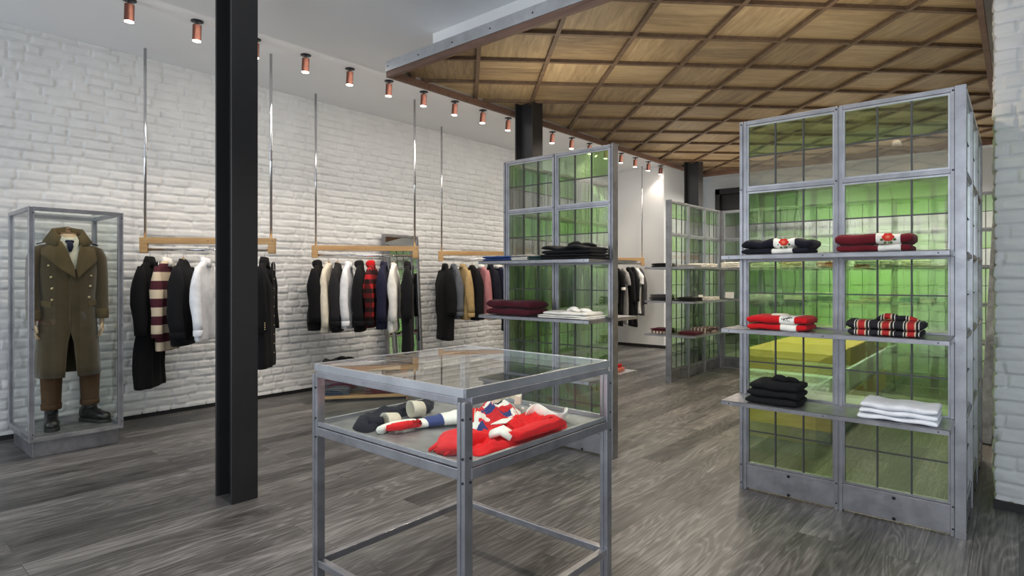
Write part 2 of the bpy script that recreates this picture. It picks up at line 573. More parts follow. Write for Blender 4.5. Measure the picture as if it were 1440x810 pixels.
class MB:
    def __init__(s):
        s.bm = bmesh.new()

    def box(s, c, d, rot=None, mi=0):
        m = Matrix.Translation(Vector(c))
        if rot is not None:
            m = m @ rot.to_4x4()
        m = m @ Matrix.Diagonal((*d, 1))
        r = bmesh.ops.create_cube(s.bm, size=1.0, matrix=m)
        if mi:
            for f in {f for v in r['verts'] for f in v.link_faces}:
                f.material_index = mi
        return s

    def bx(s, x0, x1, y0, y1, z0, z1, mi=0):
        return s.box(((x0 + x1) / 2, (y0 + y1) / 2, (z0 + z1) / 2), (abs(x1 - x0), abs(y1 - y0), abs(z1 - z0)), None, mi)

    def bar(s, p0, p1, w, h, up=(0, 0, 1)):
        p0, p1 = Vector(p0), Vector(p1)
        d = p1 - p0
        z = d.normalized()
        x = Vector(up).cross(z)
        if x.length < 1e-5:
            x = Vector((1, 0, 0))
        x.normalize()
        y = z.cross(x)
        R = Matrix((x, y, z)).transposed()
        return s.box((p0 + p1) / 2, (w, h, d.length), R)

    def cyl(s, p0, p1, r0, r1=None, n=16, mi=0):
        p0, p1 = Vector(p0), Vector(p1)
        d = p1 - p0
        q = d.to_track_quat('Z', 'Y').to_matrix().to_4x4()
        r_ = bmesh.ops.create_cone(s.bm, cap_ends=True, segments=n, radius1=r0, radius2=r0 if r1 is None else r1, depth=d.length,
                              matrix=Matrix.Translation((p0 + p1) / 2) @ q)
        if mi:
            for f in {f for v in r_['verts'] for f in v.link_faces}:
                f.material_index = mi
        return s

    def ball(s, c, r, n=10):
        m = Matrix.Translation(Vector(c))
        if not isinstance(r, (int, float)):
            m = m @ Matrix.Diagonal((*r, 1))
            r = 1.0
        bmesh.ops.create_uvsphere(s.bm, u_segments=n + 4, v_segments=n, radius=r, matrix=m)
        return s

    def loft(s, rings, closed=True, cap0=True, cap1=True):
        vs = [[s.bm.verts.new(p) for p in r] for r in rings]
        n = len(vs[0])
        for a, b in zip(vs, vs[1:]):
            for i in range(n if closed else n - 1):
                j = (i + 1) % n
                s.bm.faces.new((a[i], a[j], b[j], b[i]))
        if closed and cap0:
            s.bm.faces.new(list(reversed(vs[0])))
        if closed and cap1:
            s.bm.faces.new(vs[-1])
        return s

    def tube(s, pts, rad, n=10, flat=1.0):
        """rad: float or list; flat squashes the section in z"""
        pts = [Vector(p) for p in pts]
        if isinstance(rad, (int, float)):
            rad = [rad] * len(pts)
        rings = []
        prev = None
        for i, p in enumerate(pts):
            d = (pts[min(i + 1, len(pts) - 1)] - pts[max(i - 1, 0)]).normalized()
            ref = Vector((0, 0, 1)) if abs(d.z) < 0.92 else Vector((1, 0, 0))
            x = ref.cross(d).normalized()
            if prev is not None and x.dot(prev) < 0:
                x = -x
            prev = x
            y = d.cross(x)
            rings.append([p + x * math.cos(a) * rad[i] + y * math.sin(a) * rad[i] * flat for a in [2 * PI * k / n for k in range(n)]])
        return s.loft(rings)

    def poly(s, pts2, fn, th):
        """a thick patch: pts2 outline mapped by fn(u, v, offset)"""
        a = [s.bm.verts.new(fn(u, v, 0.0)) for u, v in pts2]
        b = [s.bm.verts.new(fn(u, v, th)) for u, v in pts2]
        n = len(a)
        s.bm.faces.new(list(reversed(a)))
        s.bm.faces.new(b)
        for i in range(n):
            j = (i + 1) % n
            s.bm.faces.new((a[i], a[j], b[j], b[i]))
        return s

    def move(s, fn):
        for v in s.bm.verts:
            v.co = Vector(fn(v.co))
        return s

    def done(s, name, mats, parent=None, smooth=False, bevel=0.0, sub=0, loc=None):
        bmesh.ops.recalc_face_normals(s.bm, faces=s.bm.faces)
        me = bpy.data.meshes.new(name)
        s.bm.to_mesh(me)
        s.bm.free()
        for m in (mats if isinstance(mats, (list, tuple)) else [mats]):
            me.materials.append(M[m] if isinstance(m, str) else m)
        if smooth:
            me.polygons.foreach_set('use_smooth', [True] * len(me.polygons))
        o = bpy.data.objects.new(name, me)
        C.objects.link(o)
        if parent is not None:
            o.parent = parent
        if loc is not None:
            o.location = loc
        if bevel:
            b = o.modifiers.new('bevel', 'BEVEL')
            b.width = bevel
            b.segments = 2
            b.limit_method = 'ANGLE'
        if sub:
            sb = o.modifiers.new('sub', 'SUBSURF')
            sb.levels = sb.render_levels = sub
        return o


def tag(o, label=None, cat=None, group=None, kind=None):
    if label:
        o['label'] = label
    if cat:
        o['category'] = cat
    if group:
        o['group'] = group
    if kind:
        o['kind'] = kind
    return o


def struct(o):
    o['kind'] = 'structure'
    return o


def dup(root, loc, rz=None, label=None, group=None):
    r = root.copy()
    C.objects.link(r)
    r.location = loc
    if rz is not None:
        r.rotation_euler = (0, 0, rz)
    if label:
        r['label'] = label
    if group:
        r['group'] = group
    for ch in list(root.children):
        c = ch.copy()
        C.objects.link(c)
        c.parent = r
        for g in list(ch.children):
            d = g.copy()
            C.objects.link(d)
            d.parent = c
    return r


ORD = ['first', 'second', 'third', 'fourth', 'fifth', 'sixth', 'seventh', 'eighth', 'ninth', 'tenth', 'eleventh', 'twelfth',
       'thirteenth', 'fourteenth', 'fifteenth', 'sixteenth', 'seventeenth', 'eighteenth', 'nineteenth']

# ------------------------------------------------------------------ the shell
WX, EY, HZ = -6.64, 10.80, 3.585


def brick_height(u, v, course=0.0865, seed=3):
    """height field of hand-painted brickwork; u along the wall, v up, numpy arrays"""
    rs = np.random.RandomState(seed)
    wob = 0.004 * np.sin(u * 2.3 + v * 1.1) + 0.003 * np.sin(u * 5.9 + 1.3) + 0.0022 * np.sin(u * 13.1 + v * 9.0)
    vv = v + wob
    row = np.floor(vv / course).astype(int)
    fv = vv / course - row
    nrow = row.max() - row.min() + 2
    r0 = row.min()
    L = u.max() - u.min() + 1.0
    best = np.zeros_like(u)
    off = np.zeros_like(u)
    du = np.zeros_like(u)
    tilt = np.zeros_like(u)
    for r in range(nrow):
        m = row == (r + r0)
        if not m.any():
            continue
        edges = [u.min() - 0.3 + 0.13 * rs.rand()]
        while edges[-1] < u.max() + 0.3:
            edges.append(edges[-1] + (0.235 if rs.rand() < 0.62 else 0.125) * (0.9 + 0.25 * rs.rand()))
        edges = np.array(edges)
        uu = u[m] + 0.003 * np.sin(v[m] * 40 + r)
        k = np.searchsorted(edges, uu) - 1
        k = np.clip(k, 0, len(edges) - 2)
        d = np.minimum(uu - edges[k], edges[k + 1] - uu)
        o = rs.uniform(-0.0045, 0.0055, len(edges))
        tl = rs.uniform(-0.004, 0.004, len(edges))
        du[m] = d
        off[m] = o[k]
        tilt[m] = tl[k]
    dv = np.minimum(fv, 1 - fv) * course
    ru = np.clip((du - 0.003) / 0.013, 0, 1)
    rv = np.clip((dv - 0.003) / 0.013, 0, 1)
    su = np.sqrt(np.clip(1 - (1 - ru) ** 2, 0, 1))
    sv = np.sqrt(np.clip(1 - (1 - rv) ** 2, 0, 1))
    face = su * sv
    lump = 0.0016 * np.sin(u * 61 + v * 37) * np.sin(v * 71 - u * 29) + 0.0022 * np.sin(u * 23 + 2 * np.sin(v * 31)) * np.sin(v * 27 + u * 7)
    return face * (0.019 + off + tilt * (fv - 0.5) * 2 + lump) + rs.normal(0, 0.00025, u.shape)


def grid_mesh(name, co, nu, nv, mat):
    idx = np.arange(nu * nv).reshape(nv, nu)
    q = np.stack([idx[:-1, :-1], idx[:-1, 1:], idx[1:, 1:], idx[1:, :-1]], -1).reshape(-1, 4)
    me = bpy.data.meshes.new(name)
    me.vertices.add(len(co))
    me.vertices.foreach_set('co', co.astype(np.float32).ravel())
    me.loops.add(q.size)
    me.loops.foreach_set('vertex_index', q.ravel().astype(np.int32))
    me.polygons.add(len(q))
    me.polygons.foreach_set('loop_start', np.arange(0, q.size, 4, dtype=np.int32))
    me.polygons.foreach_set('loop_total', np.full(len(q), 4, dtype=np.int32))
    me.polygons.foreach_set('use_smooth', np.ones(len(q), dtype=bool))
    me.update(calc_edges=True)
    me.materials.append(M[mat])
    o = bpy.data.objects.new(name, me)
    C.objects.link(o)
    return o


struct(MB().bx(WX - .3, 4.0, -4.0, 13.4, -0.10, 0.0).done('floor', 'floor'))
struct(MB().bx(WX - .3, 4.0, -4.0, 13.4, HZ, HZ + .1).done('ceiling', 'ceiling'))
# left wall of painted brick
us = np.arange(-3.4, EY + 0.01, 0.0125)
vs_ = np.arange(0.045, HZ + 0.012, 0.0125)
U, V = np.meshgrid(us, vs_)
Hh = brick_height(U, V)
co = np.stack([WX + Hh, U, np.minimum(V, HZ)], -1).reshape(-1, 3)
struct(grid_mesh('wall_left', co, len(us), len(vs_), 'brick'))
struct(MB().bx(WX - .02, WX + .004, -3.4, EY, 0.0, 0.062).done('baseboard_left', 'black_paint'))
# brick pier at the right edge
arc_side, x_pier, y_pier, len_front = 0.9, -0.098, 4.66, 1.6
ss = np.arange(-arc_side, len_front, 0.010)
vs_ = np.arange(0.055, HZ + 0.01, 0.010)
U, V = np.meshgrid(ss, vs_)
Hh = brick_height(U + 20, V, 0.0815, 11) + 0.004
nx = np.where(U < -0.012, -1.0, np.where(U > 0.012, 0.0, -0.7))
ny = np.where(U < -0.012, 0.0, np.where(U > 0.012, -1.0, -0.7))
bxp = np.where(U < 0, x_pier, x_pier + U)
byp = np.where(U < 0, y_pier - U, y_pier)
co = np.stack([bxp + nx * Hh, byp + ny * Hh, np.minimum(V, HZ)], -1).reshape(-1, 3)
struct(grid_mesh('wall_pier', co, len(ss), len(vs_), 'brick'))
struct(MB().bx(x_pier - .022, x_pier + len_front, y_pier - .024, y_pier + arc_side, 0, 0.05).done('baseboard_pier', 'black_paint'))
struct(MB().bx(0.62, 0.72, y_pier + .3, 13.2, 0, HZ).done('wall_right', 'plaster'))
# end wall, its return and the dark opening beyond
b = MB().bx(WX - .1, -5.30, EY, EY + .12, 0, HZ).bx(-5.42, -5.30, EY + .12, 12.7, 0, HZ)
struct(b.done('wall_back', 'plaster'))
struct(MB().bx(WX, -5.28, EY - .012, EY + .02, 0, 0.06).bx(-5.32, -5.288, EY + .02, 12.7, 0, .06).done('baseboard_back', 'black_paint'))
struct(MB().bx(-5.42, 0.7, 12.9, 13.0, 0, HZ).done('wall_rear', 'plaster'))
b = MB()
for x0 in (-5.05, -4.28, -3.5):
    b.bx(x0, x0 + .10, 12.74, 12.9, 0, 3.3)
b.bx(-5.05, -3.4, 12.74, 12.9, 3.2, 3.32).bx(-5.05, -3.4, 12.86, 12.9, 0, 3.3).bx(-5.05, -3.4, 12.74, 12.9, 2.2, 2.28)
w = struct(b.done('door_1', 'dark_opening'))
# street front behind the camera, with its window posts
b = MB()
for x0 in (-6.6, -5.35, -4.15, -0.52, 1.4, 3.3):
    b.bx(x0, x0 + .10, -3.6, -3.48, 0, HZ)
b.bx(-6.6, 3.4, -3.6, -3.48, 0, .3).bx(-6.6, 3.4, -3.6, -3.48, HZ - .12, HZ)
struct(b.done('window_1', 'black_paint'))
struct(MB().bx(-4.05, -.50, -3.48, -3.40, 0, HZ).done('wall_front', 'plaster'))
struct(MB().bx(3.05, 3.15, 1.3, 4.8, 0, HZ).bx(1.4, 3.1, 4.7, 4.8, 0, HZ).done('wall_side', 'plaster_grey'))
# bulkhead above the wooden canopy
struct(MB().bx(-4.0, .6, 3.59, 9.6, 3.24, HZ + .01).done('trim_1', 'bulkhead'))


def i_column(name, x0, x1, y0, y1, z1, label):
    t = thing(name, label, 'column', ((x0 + x1) / 2, (y0 + y1) / 2, 0))
    hx, hy = (x1 - x0) / 2, (y1 - y0) / 2
    ft = 0.016
    MB().bx(-hx, -hx + ft, -hy, hy, 0, z1).done('flange', 'column', t, bevel=.003)
    MB().bx(hx - ft, hx, -hy, hy, 0, z1).done('flange', 'column', t, bevel=.003)
    MB().bx(-hx + ft, hx - ft, -.007, .007, 0, z1).done('web', 'column', t)
    return t


i_column('steel_column', -3.912, -3.68, 1.655, 1.822, HZ, 'tall black steel column standing alone in front of the hanging racks')
i_column('steel_column', -3.912, -3.68, 4.625, 4.79, 3.17, 'black steel column rising behind the middle green glass screen')
i_column('steel_column', -3.912, -3.68, 8.645, 8.815, 3.17, 'black steel column behind the far green glass screen')

# ------------------------------------------------------------------ wooden ceiling canopy
CX0, CX1, CY0, CY1, CZ = -4.08, -0.17, 3.135, 9.75, 3.175
t = thing('ceiling_canopy', 'large suspended ceiling canopy of diagonal brown wooden squares with grey steel edge', 'ceiling panel', (0, 0, 0))
MB().bx(CX0 + .02, CX1 - .02, CY0 + .02, CY1 - .02, CZ, CZ + .05).done('panel', 'coffer', t)
r2 = math.sqrt(.5)


def clip_line(px, py, dx, dy):
    t0, t1 = -99, 99
    for p, d, a, bb in ((px, dx, CX0 + .02, CX1 - .02), (py, dy, CY0 + .02, CY1 - .02)):
        q0, q1 = (a - p) / d, (bb - p) / d
        t0, t1 = max(t0, min(q0, q1)), min(t1, max(q0, q1))
    return t0, t1


for fam in (0, 1):
    for k in range(-14, 26):
        if fam == 0:      # u = const
            c_ = 0.105 + .558 * k
            px, py, dx, dy = c_ * r2, c_ * r2, -r2, r2
        else:             # v = const
            c_ = 0.336 + .558 * k
            px, py, dx, dy = -c_ * r2, c_ * r2, r2, r2
        a, bb = clip_line(px, py, dx, dy)
        if bb - a < 0.12:
            continue
        zz = CZ - (.0125 if fam else .0145)
        MB().bar((px + dx * a, py + dy * a, zz), (px + dx * bb, py + dy * bb, zz), .032, .028).done('batten', 'batten', t)
MB().bx(CX0, CX1, CY0, CY0 + .035, 3.095, 3.143).done('edge_board', 'edge_wood', t)
MB().bx(CX0, CX1, CY1 - .035, CY1, 3.095, 3.175).done('edge_board', 'edge_wood', t)
MB().bx(CX0, CX0 + .035, CY0 + .035, CY1 - .035, 3.095, 3.15).done('edge_board', 'edge_wood', t)
MB().bx(CX1 - .035, CX1, CY0 + .035, CY1 - .035, 3.095, 3.15).done('edge_board', 'edge_wood', t)
b = MB().bx(CX0 - .006, CX0 + .02, CY0, CY1, 3.15, 3.228)
tag(b.done('steel_fascia', 'galv', t), 'grey steel edge strip')
b = MB().bx(CX0 - .004, CX1 + .004, CY0 - .006, CY0 + .02, 3.143, 3.228)
for k in range(11):
    x = CX0 + .03 + k * .39
    b.cyl((x, CY0 - .009, 3.182), (x, CY0, 3.182), .006, n=8, mi=1)
tag(b.done('steel_fascia', ['galv', 'bolt'], t), 'grey steel edge strip')
# sheet between the canopy and the bulkhead
MB().bx(CX0 + .02, CX1 - .02, CY0 + .02, CY1 - .02, 3.225, 3.235).done('cover', 'galv', t)

# ------------------------------------------------------------------ ceiling spotlights
SPOT_X = -5.33
spots = []
proto = None
for i in range(19):
    if i == 10:
        continue      # stands wholly behind the middle column
    y = 1.6 + .507 * i
    if proto is None:
        proto = thing('ceiling_spotlight', '', 'spotlight', (SPOT_X, y, HZ), 0, 'copper ceiling spotlights')
        MB().cyl((0, 0, -.006), (0, 0, 0), .050, n=24).done('base', 'bolt', proto, True)
        MB().cyl((0, 0, -.035), (0, 0, -.006), .012, n=12).done('stem', 'bolt', proto)
        MB().cyl((-.000, 0, -.035), (-.010, 0, -.165), .035, n=24).done('body', 'copper', proto, bevel=.002)
        ln = MB().cyl((-.0095, 0, -.160), (-.0103, 0, -.171), .033, n=24).done('lens', 'lamp', proto)
        tag(ln, 'glowing lamp face')
        o = proto
    else:
        o = dup(proto, (SPOT_X, y, HZ))
    n = len(spots)
    o['label'] = f'copper cylinder spotlight on the white ceiling, {ORD[n]} counting from the shop front'
    spots.append(o)
    l = bpy.data.lights.new('spot_beam', 'SPOT')
    l.energy = 26
    l.color = (1.0, 0.86, 0.70)
    l.spot_size = math.radians(74)
    l.spot_blend = 0.7
    l.shadow_soft_size = 0.04
    lo = bpy.data.objects.new('spot_beam', l)
    lo.location = (SPOT_X - .012, y, HZ - .19)
    lo.rotation_euler = (0, math.radians(24), 0)
    C.objects.link(lo)

# ------------------------------------------------------------------ steel and glass screens
TIER = [0.155, 0.62, 1.07, 1.525, 1.976, 2.43]


def screen_panel(root, org, ang, nsec, sw, kick='steel', post_w=.044):
    """one flat panel of the screen: posts, rails, kick plate, glazed sections; u along ang from org"""
    R = Matrix.Rotation(ang, 3, 'Z')
    O = Vector((org[0], org[1], 0))
    T = .05

    def W(co):
        return O + R @ Vector(co)

    def put(b, name, mat, par, **kw):
        b.move(lambda co: O + R @ co)
        return b.done(name, mat, par, **kw)

    L = nsec * sw
    for k in range(nsec + 1):
        u = k * sw
        b = MB()
        w = post_w / 2
        b.bx(u - w, u - .004, -T / 2, T / 2, 0.0, 2.43).bx(u + .004, u + w, -T / 2, T / 2, 0.0, 2.43)
        b.bx(u - .005, u + .005, -T / 2 + .012, T / 2 - .012, 0.0, 2.425)
        for z in (.03, .15, .62, 1.07, 1.52, 1.97, 2.40):
            for sgn in (-1, 1):
                b.cyl((u - w * .5, sgn * (T / 2), z + .01), (u - w * .5, sgn * (T / 2 + .003), z + .01), .0055, n=8, mi=1)
        put(b, 'post', ['steel', 'bolt'], root, bevel=.0015)
    for k in range(nsec):
        u0, u1 = k * sw + post_w / 2, (k + 1) * sw - post_w / 2
        for zi, z in enumerate(TIER):
            hh = .012 if zi else .01
            if zi == 5:
                put(MB().bx(u0, u1, -T / 2 + .002, T / 2 - .002, z - .026, z), 'rail', 'steel', root, bevel=.0015)
            else:
                put(MB().bx(u0, u1, -T / 2 + .004, T / 2 - .004, z - hh, z + hh), 'rail', 'steel', root, bevel=.0015)
        b = MB().bx(u0, u1, -.018, .018, 0.012, TIER[0] - .01)
        um = (u0 + u1) / 2
        for z in (.022, .140):
            for sgn in (-1, 1):
                b.cyl((um, sgn * .018, z), (um, sgn * .023, z), .010, n=10, mi=1)
        put(b, 'kick_plate', [kick, 'bolt'], root, bevel=.0015)
        for ti in range(5):
            z0, z1 = TIER[ti] + .013, TIER[ti + 1] - (.013 if ti < 4 else .027)
            fw = .011
            b = MB()
            b.bx(u0, u0 + fw, -.012, .012, z0, z1).bx(u1 - fw, u1, -.012, .012, z0, z1)
            b.bx(u0 + fw, u1 - fw, -.012, .012, z0, z0 + fw).bx(u0 + fw, u1 - fw, -.012, .012, z1 - fw, z1)
            fr = put(b, 'window_frame', 'steel_bright' if ti > 2 else 'steel', root)
            a0, a1, c0, c1 = u0 + fw, u1 - fw, z0 + fw, z1 - fw
            zm = (c0 + c1) / 2
            b = MB()
            for i in range(3):
                p0, p1 = a0 + (a1 - a0) * i / 3, a0 + (a1 - a0) * (i + 1) / 3
                lower = 1 if ti >= 3 else 0
                b.bx(p0, p1, -.003, .003, c0, zm, lower)
                b.bx(p0, p1, -.003, .003, zm, c1, 0)
            put(b, 'glass', ['green', 'pale'], fr)
            b = MB()
            for i in (1, 2):
                u = a0 + (a1 - a0) * i / 3
                b.bx(u - .0042, u + .0042, -.0075, .0075, c0, c1)
            b.bx(a0, a1, -.0065, .0065, zm - .0038, zm + .0038)
            put(b, 'glazing_bar', 'lead', fr)


def screen_shelf(root, org, ang, u0, u1, v0, v1, z, mat='steel'):
    R = Matrix.Rotation(ang, 3, 'Z')
    O = Vector((org[0], org[1], 0))
    b = MB()
    e = .022
    b.bx(u0, u1, v0, v1, z - .004, z)
    b.bx(u0, u1, v0, v0 + .004, z - e - .004, z).bx(u0, u1, v1 - .004, v1, z - e - .004, z)
    b.bx(u0, u0 + .004, v0, v1, z - e - .004, z).bx(u1 - .004, u1, v0, v1, z - e - .004, z)
    for u in (u0 + .05, (u0 + u1) / 2, u1 - .05):
        b.cyl((u, v0 - .001, z - .014), (u, v0 + .004, z - .014), .004, n=8, mi=1)
    b.move(lambda co: O + R @ co)
    return b.done('shelf', [mat, 'bolt'], root, bevel=.001)


SH = (0.632, 1.082, 1.538)
PY = 4.01
# right-hand unit: front screen + side screen
unit = thing('glass_display_screen', 'tall steel framed green glass shelf screen beside the white brick pier', 'shelf screen', (0, 0, 0))
FRONT_R = (-1.392, PY)
screen_panel(unit, FRONT_R, 0, 2, .5655)
screen_panel(unit, (-.238, PY - .02), PI / 2, 3, .585)
for z in SH:
    screen_shelf(unit, FRONT_R, 0, -.03, 2 * .5655 + .0, -.33, .39, z)
# middle unit
unit = thing('glass_display_screen', 'steel framed green glass shelf screen in the middle of the shop, behind the glass table', 'shelf screen', (0, 0, 0))
FRONT_M = (-3.482, PY)
screen_panel(unit, FRONT_M, 0, 2, .5415)
screen_panel(unit, (-3.482, PY + .047), PI / 2, 3, .5415)
for z in SH:
    screen_shelf(unit, FRONT_M, 0, -.04, 2 * .5415 + .0, -.33, .39, z)
MB().bx(-2.377, -2.369, PY - .045, PY + .03, 0, 2.435).done('end_bar', 'steel_dark', unit)
# far unit
unit = thing('glass_display_screen', 'farthest steel framed green glass shelf screen, turning a corner near the back wall', 'shelf screen', (0, 0, 0))
screen_panel(unit, (-3.55, 7.40), PI / 2, 3, .5655, 'steel_dark')
screen_panel(unit, (-3.50, 9.15), 0, 6, .5655, 'steel_dark')
for z in SH:
    screen_shelf(unit, (-3.55, 7.40), PI / 2, -.02, 1.13, -.36, .36, z)
    screen_shelf(unit, (-3.50, 9.15), 0, .06, 6 * .5655, -.36, .36, z)
MB().bx(-3.59, -3.51, 7.365, 7.375, 0, 2.435).done('end_bar', 'steel_dark', unit)


# ------------------------------------------------------------------ the timber counter behind the right-hand screen
t = thing('timber_counter', 'long timber counter with a pale carved glass band, seen through the right-hand green screen', 'counter', (-1.53, 5.46, 0))
MB().bx(-.33, .33, .03, 2.6, 0, .11).done('plinth', 'steel_dark', t)
MB().bx(-.345, .345, 0, 2.65, .11, .33).done('drawer_block', 'counter', t, bevel=.004)
MB().bx(-.325, .325, .02, 2.63, .33, .36).done('lower_strip', 'steel_bright', t)
b = MB()
rings = []
nz, nxx = 10, 60
for iz in range(nz + 1):
    z = .36 + .20 * iz / nz
    row = []
    for ix in range(nxx + 1):
        x = -.325 + .65 * ix / nxx
        row.append(Vector((x, .03 - .012 * abs(math.sin(x * 70 + 1.4 * math.sin(z * 60))) * abs(math.cos(z * 75 + x * 11)), z)))
    rings.append(row)
b.loft(rings, closed=False)
b.bx(-.32, .32, .06, 2.6, .36, .56)
g = b.done('carved_band', 'card', t)
tag(g, 'pale carved band with deep relief')
MB().bx(-.345, .345, .0, 2.65, .56, .585).done('light_strip', 'led', t)
MB().bx(-.36, .36, -.015, 2.68, .585, .76).done('worktop', 'counter', t, bevel=.006)

# ------------------------------------------------------------------ glass display table
TX0, TX1, TY0, TY1 = -2.31, -1.385, 1.385, 2.305
t = thing('display_table', 'square steel display table with glass vitrine top in the foreground', 'display table', ((TX0 + TX1) / 2, (TY0 + TY1) / 2, 0))
hx = (TX1 - TX0) / 2
a = .038
for sx in (-1, 1):
    for sy in (-1, 1):
        b = MB()
        x, y = sx * (hx - a / 2), sy * (hx - a / 2)
        b.bx(x - a / 2, x - .003, y - a / 2, y + a / 2, 0, .985).bx(x + .003, x + a / 2, y - a / 2, y + a / 2, 0, .985)
        b.bx(x - .004, x + .004, y - a / 2 + .004, y + a / 2 - .004, 0, .98)
        for z in (.80, .93, .72):
            b.cyl((x + .010, y + sy * a / 2, z), (x + .010, y + sy * (a / 2 + .004), z), .005, n=8, mi=1)
            b.cyl((x + sx * a / 2, y + .006, z), (x + sx * (a / 2 + .004), y + .006, z), .005, n=8, mi=1)
        b.done('leg', ['steel', 'bolt'], t, bevel=.002)


def frame4(z, h, w, name, mat, inset=0.0, bev=.002):
    q = hx - inset
    for s_ in (-1, 1):
        MB().bx(-q + a * .9, q - a * .9, s_ * (q - w / 2) - w / 2, s_ * (q - w / 2) + w / 2, z - h / 2, z + h / 2).done(name, mat, t, bevel=bev)
        MB().bx(s_ * (q - w / 2) - w / 2, s_ * (q - w / 2) + w / 2, -q + a * .9, q - a * .9, z - h / 2, z + h / 2).done(name, mat, t, bevel=bev)


frame4(.18, .030, .030, 'stretcher', 'steel', .004)
frame4(.745, .036, .036, 'tray_rail', 'steel', -.002)
MB().bx(-hx + .02, hx - .02, -hx + .02, hx - .02, .755, .765).done('tray', 'tray', t)
frame4(.987, .026, .036, 'top_rail', 'steel', -.002)
q = hx - .010
for s_ in (-1, 1):
    MB().bx(-q, q, s_ * q - .006, s_ * q + .006, 1.0, 1.030).done('top_angle', 'steel_bright', t, bevel=.001)
    MB().bx(s_ * q - .006, s_ * q + .006, -q, q, 1.0, 1.030).done('top_angle', 'steel_bright', t, bevel=.001)
for s_ in (-1, 1):
    for b in (MB().bx(-hx + a, hx - a, s_ * (hx - .012) - .008, s_ * (hx - .012) + .008, .766, .784),
              MB().bx(s_ * (hx - .012) - .008, s_ * (hx - .012) + .008, -hx + a, hx - a, .766, .784)):
        b.done('glazing_bead', 'steel_bright', t, bevel=.001)
    MB().bx(-hx + a * .8, hx - a * .8, s_ * (hx - .012) - .002, s_ * (hx - .012) + .002, .77, .975).done('side_glass', 'clear', t)
    MB().bx(s_ * (hx - .012) - .002, s_ * (hx - .012) + .002, -hx + a * .8, hx - a * .8, .77, .975).done('side_glass', 'clear', t)
MB().bx(-hx + .016, hx - .016, -hx + .016, hx - .016, 1.020, 1.028).done('top_glass', 'clear', t)

TRAY = .7655


# cloth lying on a tray: star-shaped bulging body
def laid(center, outline, h, z0, folds=(), nr=9, sub=4):
    """center (x, y), outline list of (x, y); returns MB"""
    c = Vector((center[0], center[1], 0))
    pts = []
    n = len(outline)
    for i in range(n):
        p0, p1, p2, p3 = [Vector((*outline[(i + k) % n], 0)) for k in (-1, 0, 1, 2)]
        for k in range(sub):
            s = k / sub
            pts.append(0.5 * ((2 * p1) + (p2 - p0) * s + (2 * p0 - 5 * p1 + 4 * p2 - p3) * s * s + (3 * p1 - p0 - 3 * p2 + p3) * s ** 3))
    b = MB()
    rings = []
    for r in range(nr + 1):
        s = 1 - r / nr * .97
        ring = []
        prof = math.sqrt(max(0, 1 - ((s - .0)) ** 4))
        for p in pts:
            q = c + (p - c) * s
            f = 0
            for (dx, dy, k, am, ph) in folds:
                f += am * (1.0 - 2.2 * abs(math.sin(.9 * k * (q.x * dx + q.y * dy) + ph)) ** .8)
            zz = z0 + .001 + h * prof * (1 + f)
            ring.append(Vector((q.x, q.y, zz)))
        rings.append(ring)
    rings.insert(0, [Vector((p.x, p.y, z0 + .0005)) for p in pts])
    b.loft(rings, cap0=True, cap1=True)
    return b


def P2(x, y, z=.785):
    p = at_z(x, y, z)
    return (min(max(p.x, TX0 + .06), TX1 - .055), min(max(p.y, TY0 + .06), TY1 - .06))


def strip(pts, rad, z0, n=12, flat=.42, wav=0.0):
    """flattened sleeve along points on the tray"""
    out = []
    rr = []
    m = len(pts)
    for i in range((m - 1) * 4 + 1):
        s = i / 4
        k = min(int(s), m - 2)
        f = s - k
        p = Vector((*pts[k], 0)).lerp(Vector((*pts[k + 1], 0)), f)
        r = rad[k] + (rad[k + 1] - rad[k]) * f
        r *= 1 + wav * math.sin(i * 2.1)
        out.append(Vector((p.x, p.y, z0 + r * flat)))
        rr.append(r)
    return MB().tube(out, rr, n, flat)


# red rugby jersey
body = [P2(660, 615), P2(700, 593), P2(735, 578), P2(760, 578), P2(795, 590), P2(806, 600), P2(800, 606), P2(770, 618), P2(715, 630), P2(668, 634)]
cx_ = sum(p[0] for p in body) / len(body)
cy_ = sum(p[1] for p in body) / len(body)
t = thing('rugby_jersey', 'bright red long sleeved jersey with white collar lying in the glass table', 'jersey', (cx_, cy_, TRAY))
rel = lambda p: (p[0] - cx_, p[1] - cy_)
laid((0, 0), [rel(p) for p in body], .040, 0, ((.6, .8, 40, .26, 0), (.9, -.3, 66, .20, 1), (.2, 1, 95, .12, 2), (.8, .6, 23, .2, 1.5)), 22, 8).done('body', 'red_bright', t, True)
sl = [rel(P2(672, 622)), rel(P2(650, 612)), rel(P2(634, 618)), rel(P2(632, 634))]
s_ = strip(sl, [.060, .058, .052, .044], .002, wav=.06).done('sleeve', 'red_bright', t, True)
b = MB()
e = Vector((*rel(P2(633, 626)), 0))
for k in range(9):
    q = e + Vector((-.045 + .0115 * k, -.03 - .012 * math.sin(k * 1.7), 0))
    b.tube([q + Vector((0, .05, .028)), q + Vector((0, .01, .022)), q + Vector((-.002, -.03, .006))], [.008, .007, .005], 6)
b.done('gathered_cuff', 'red_bright', s_, True)
sl = [rel(P2(770, 600)), rel(P2(790, 604)), rel(P2(760, 618)), rel(P2(725, 622))]
s2 = strip(sl, [.055, .050, .045, .040], .022, wav=.07).done('sleeve', 'red_bright', t, True)
p0 = Vector((*rel(P2(706, 617)), 0))
b = MB().tube([p0 + Vector((-.035, -.02, .035)), p0 + Vector((.0, .0, .052)), p0 + Vector((.035, .02, .030))], [.045, .047, .045], 12, .35)
c_ = b.done('cuff', 'label_white', s2, True)
tag(c_, 'white ribbed cuff')
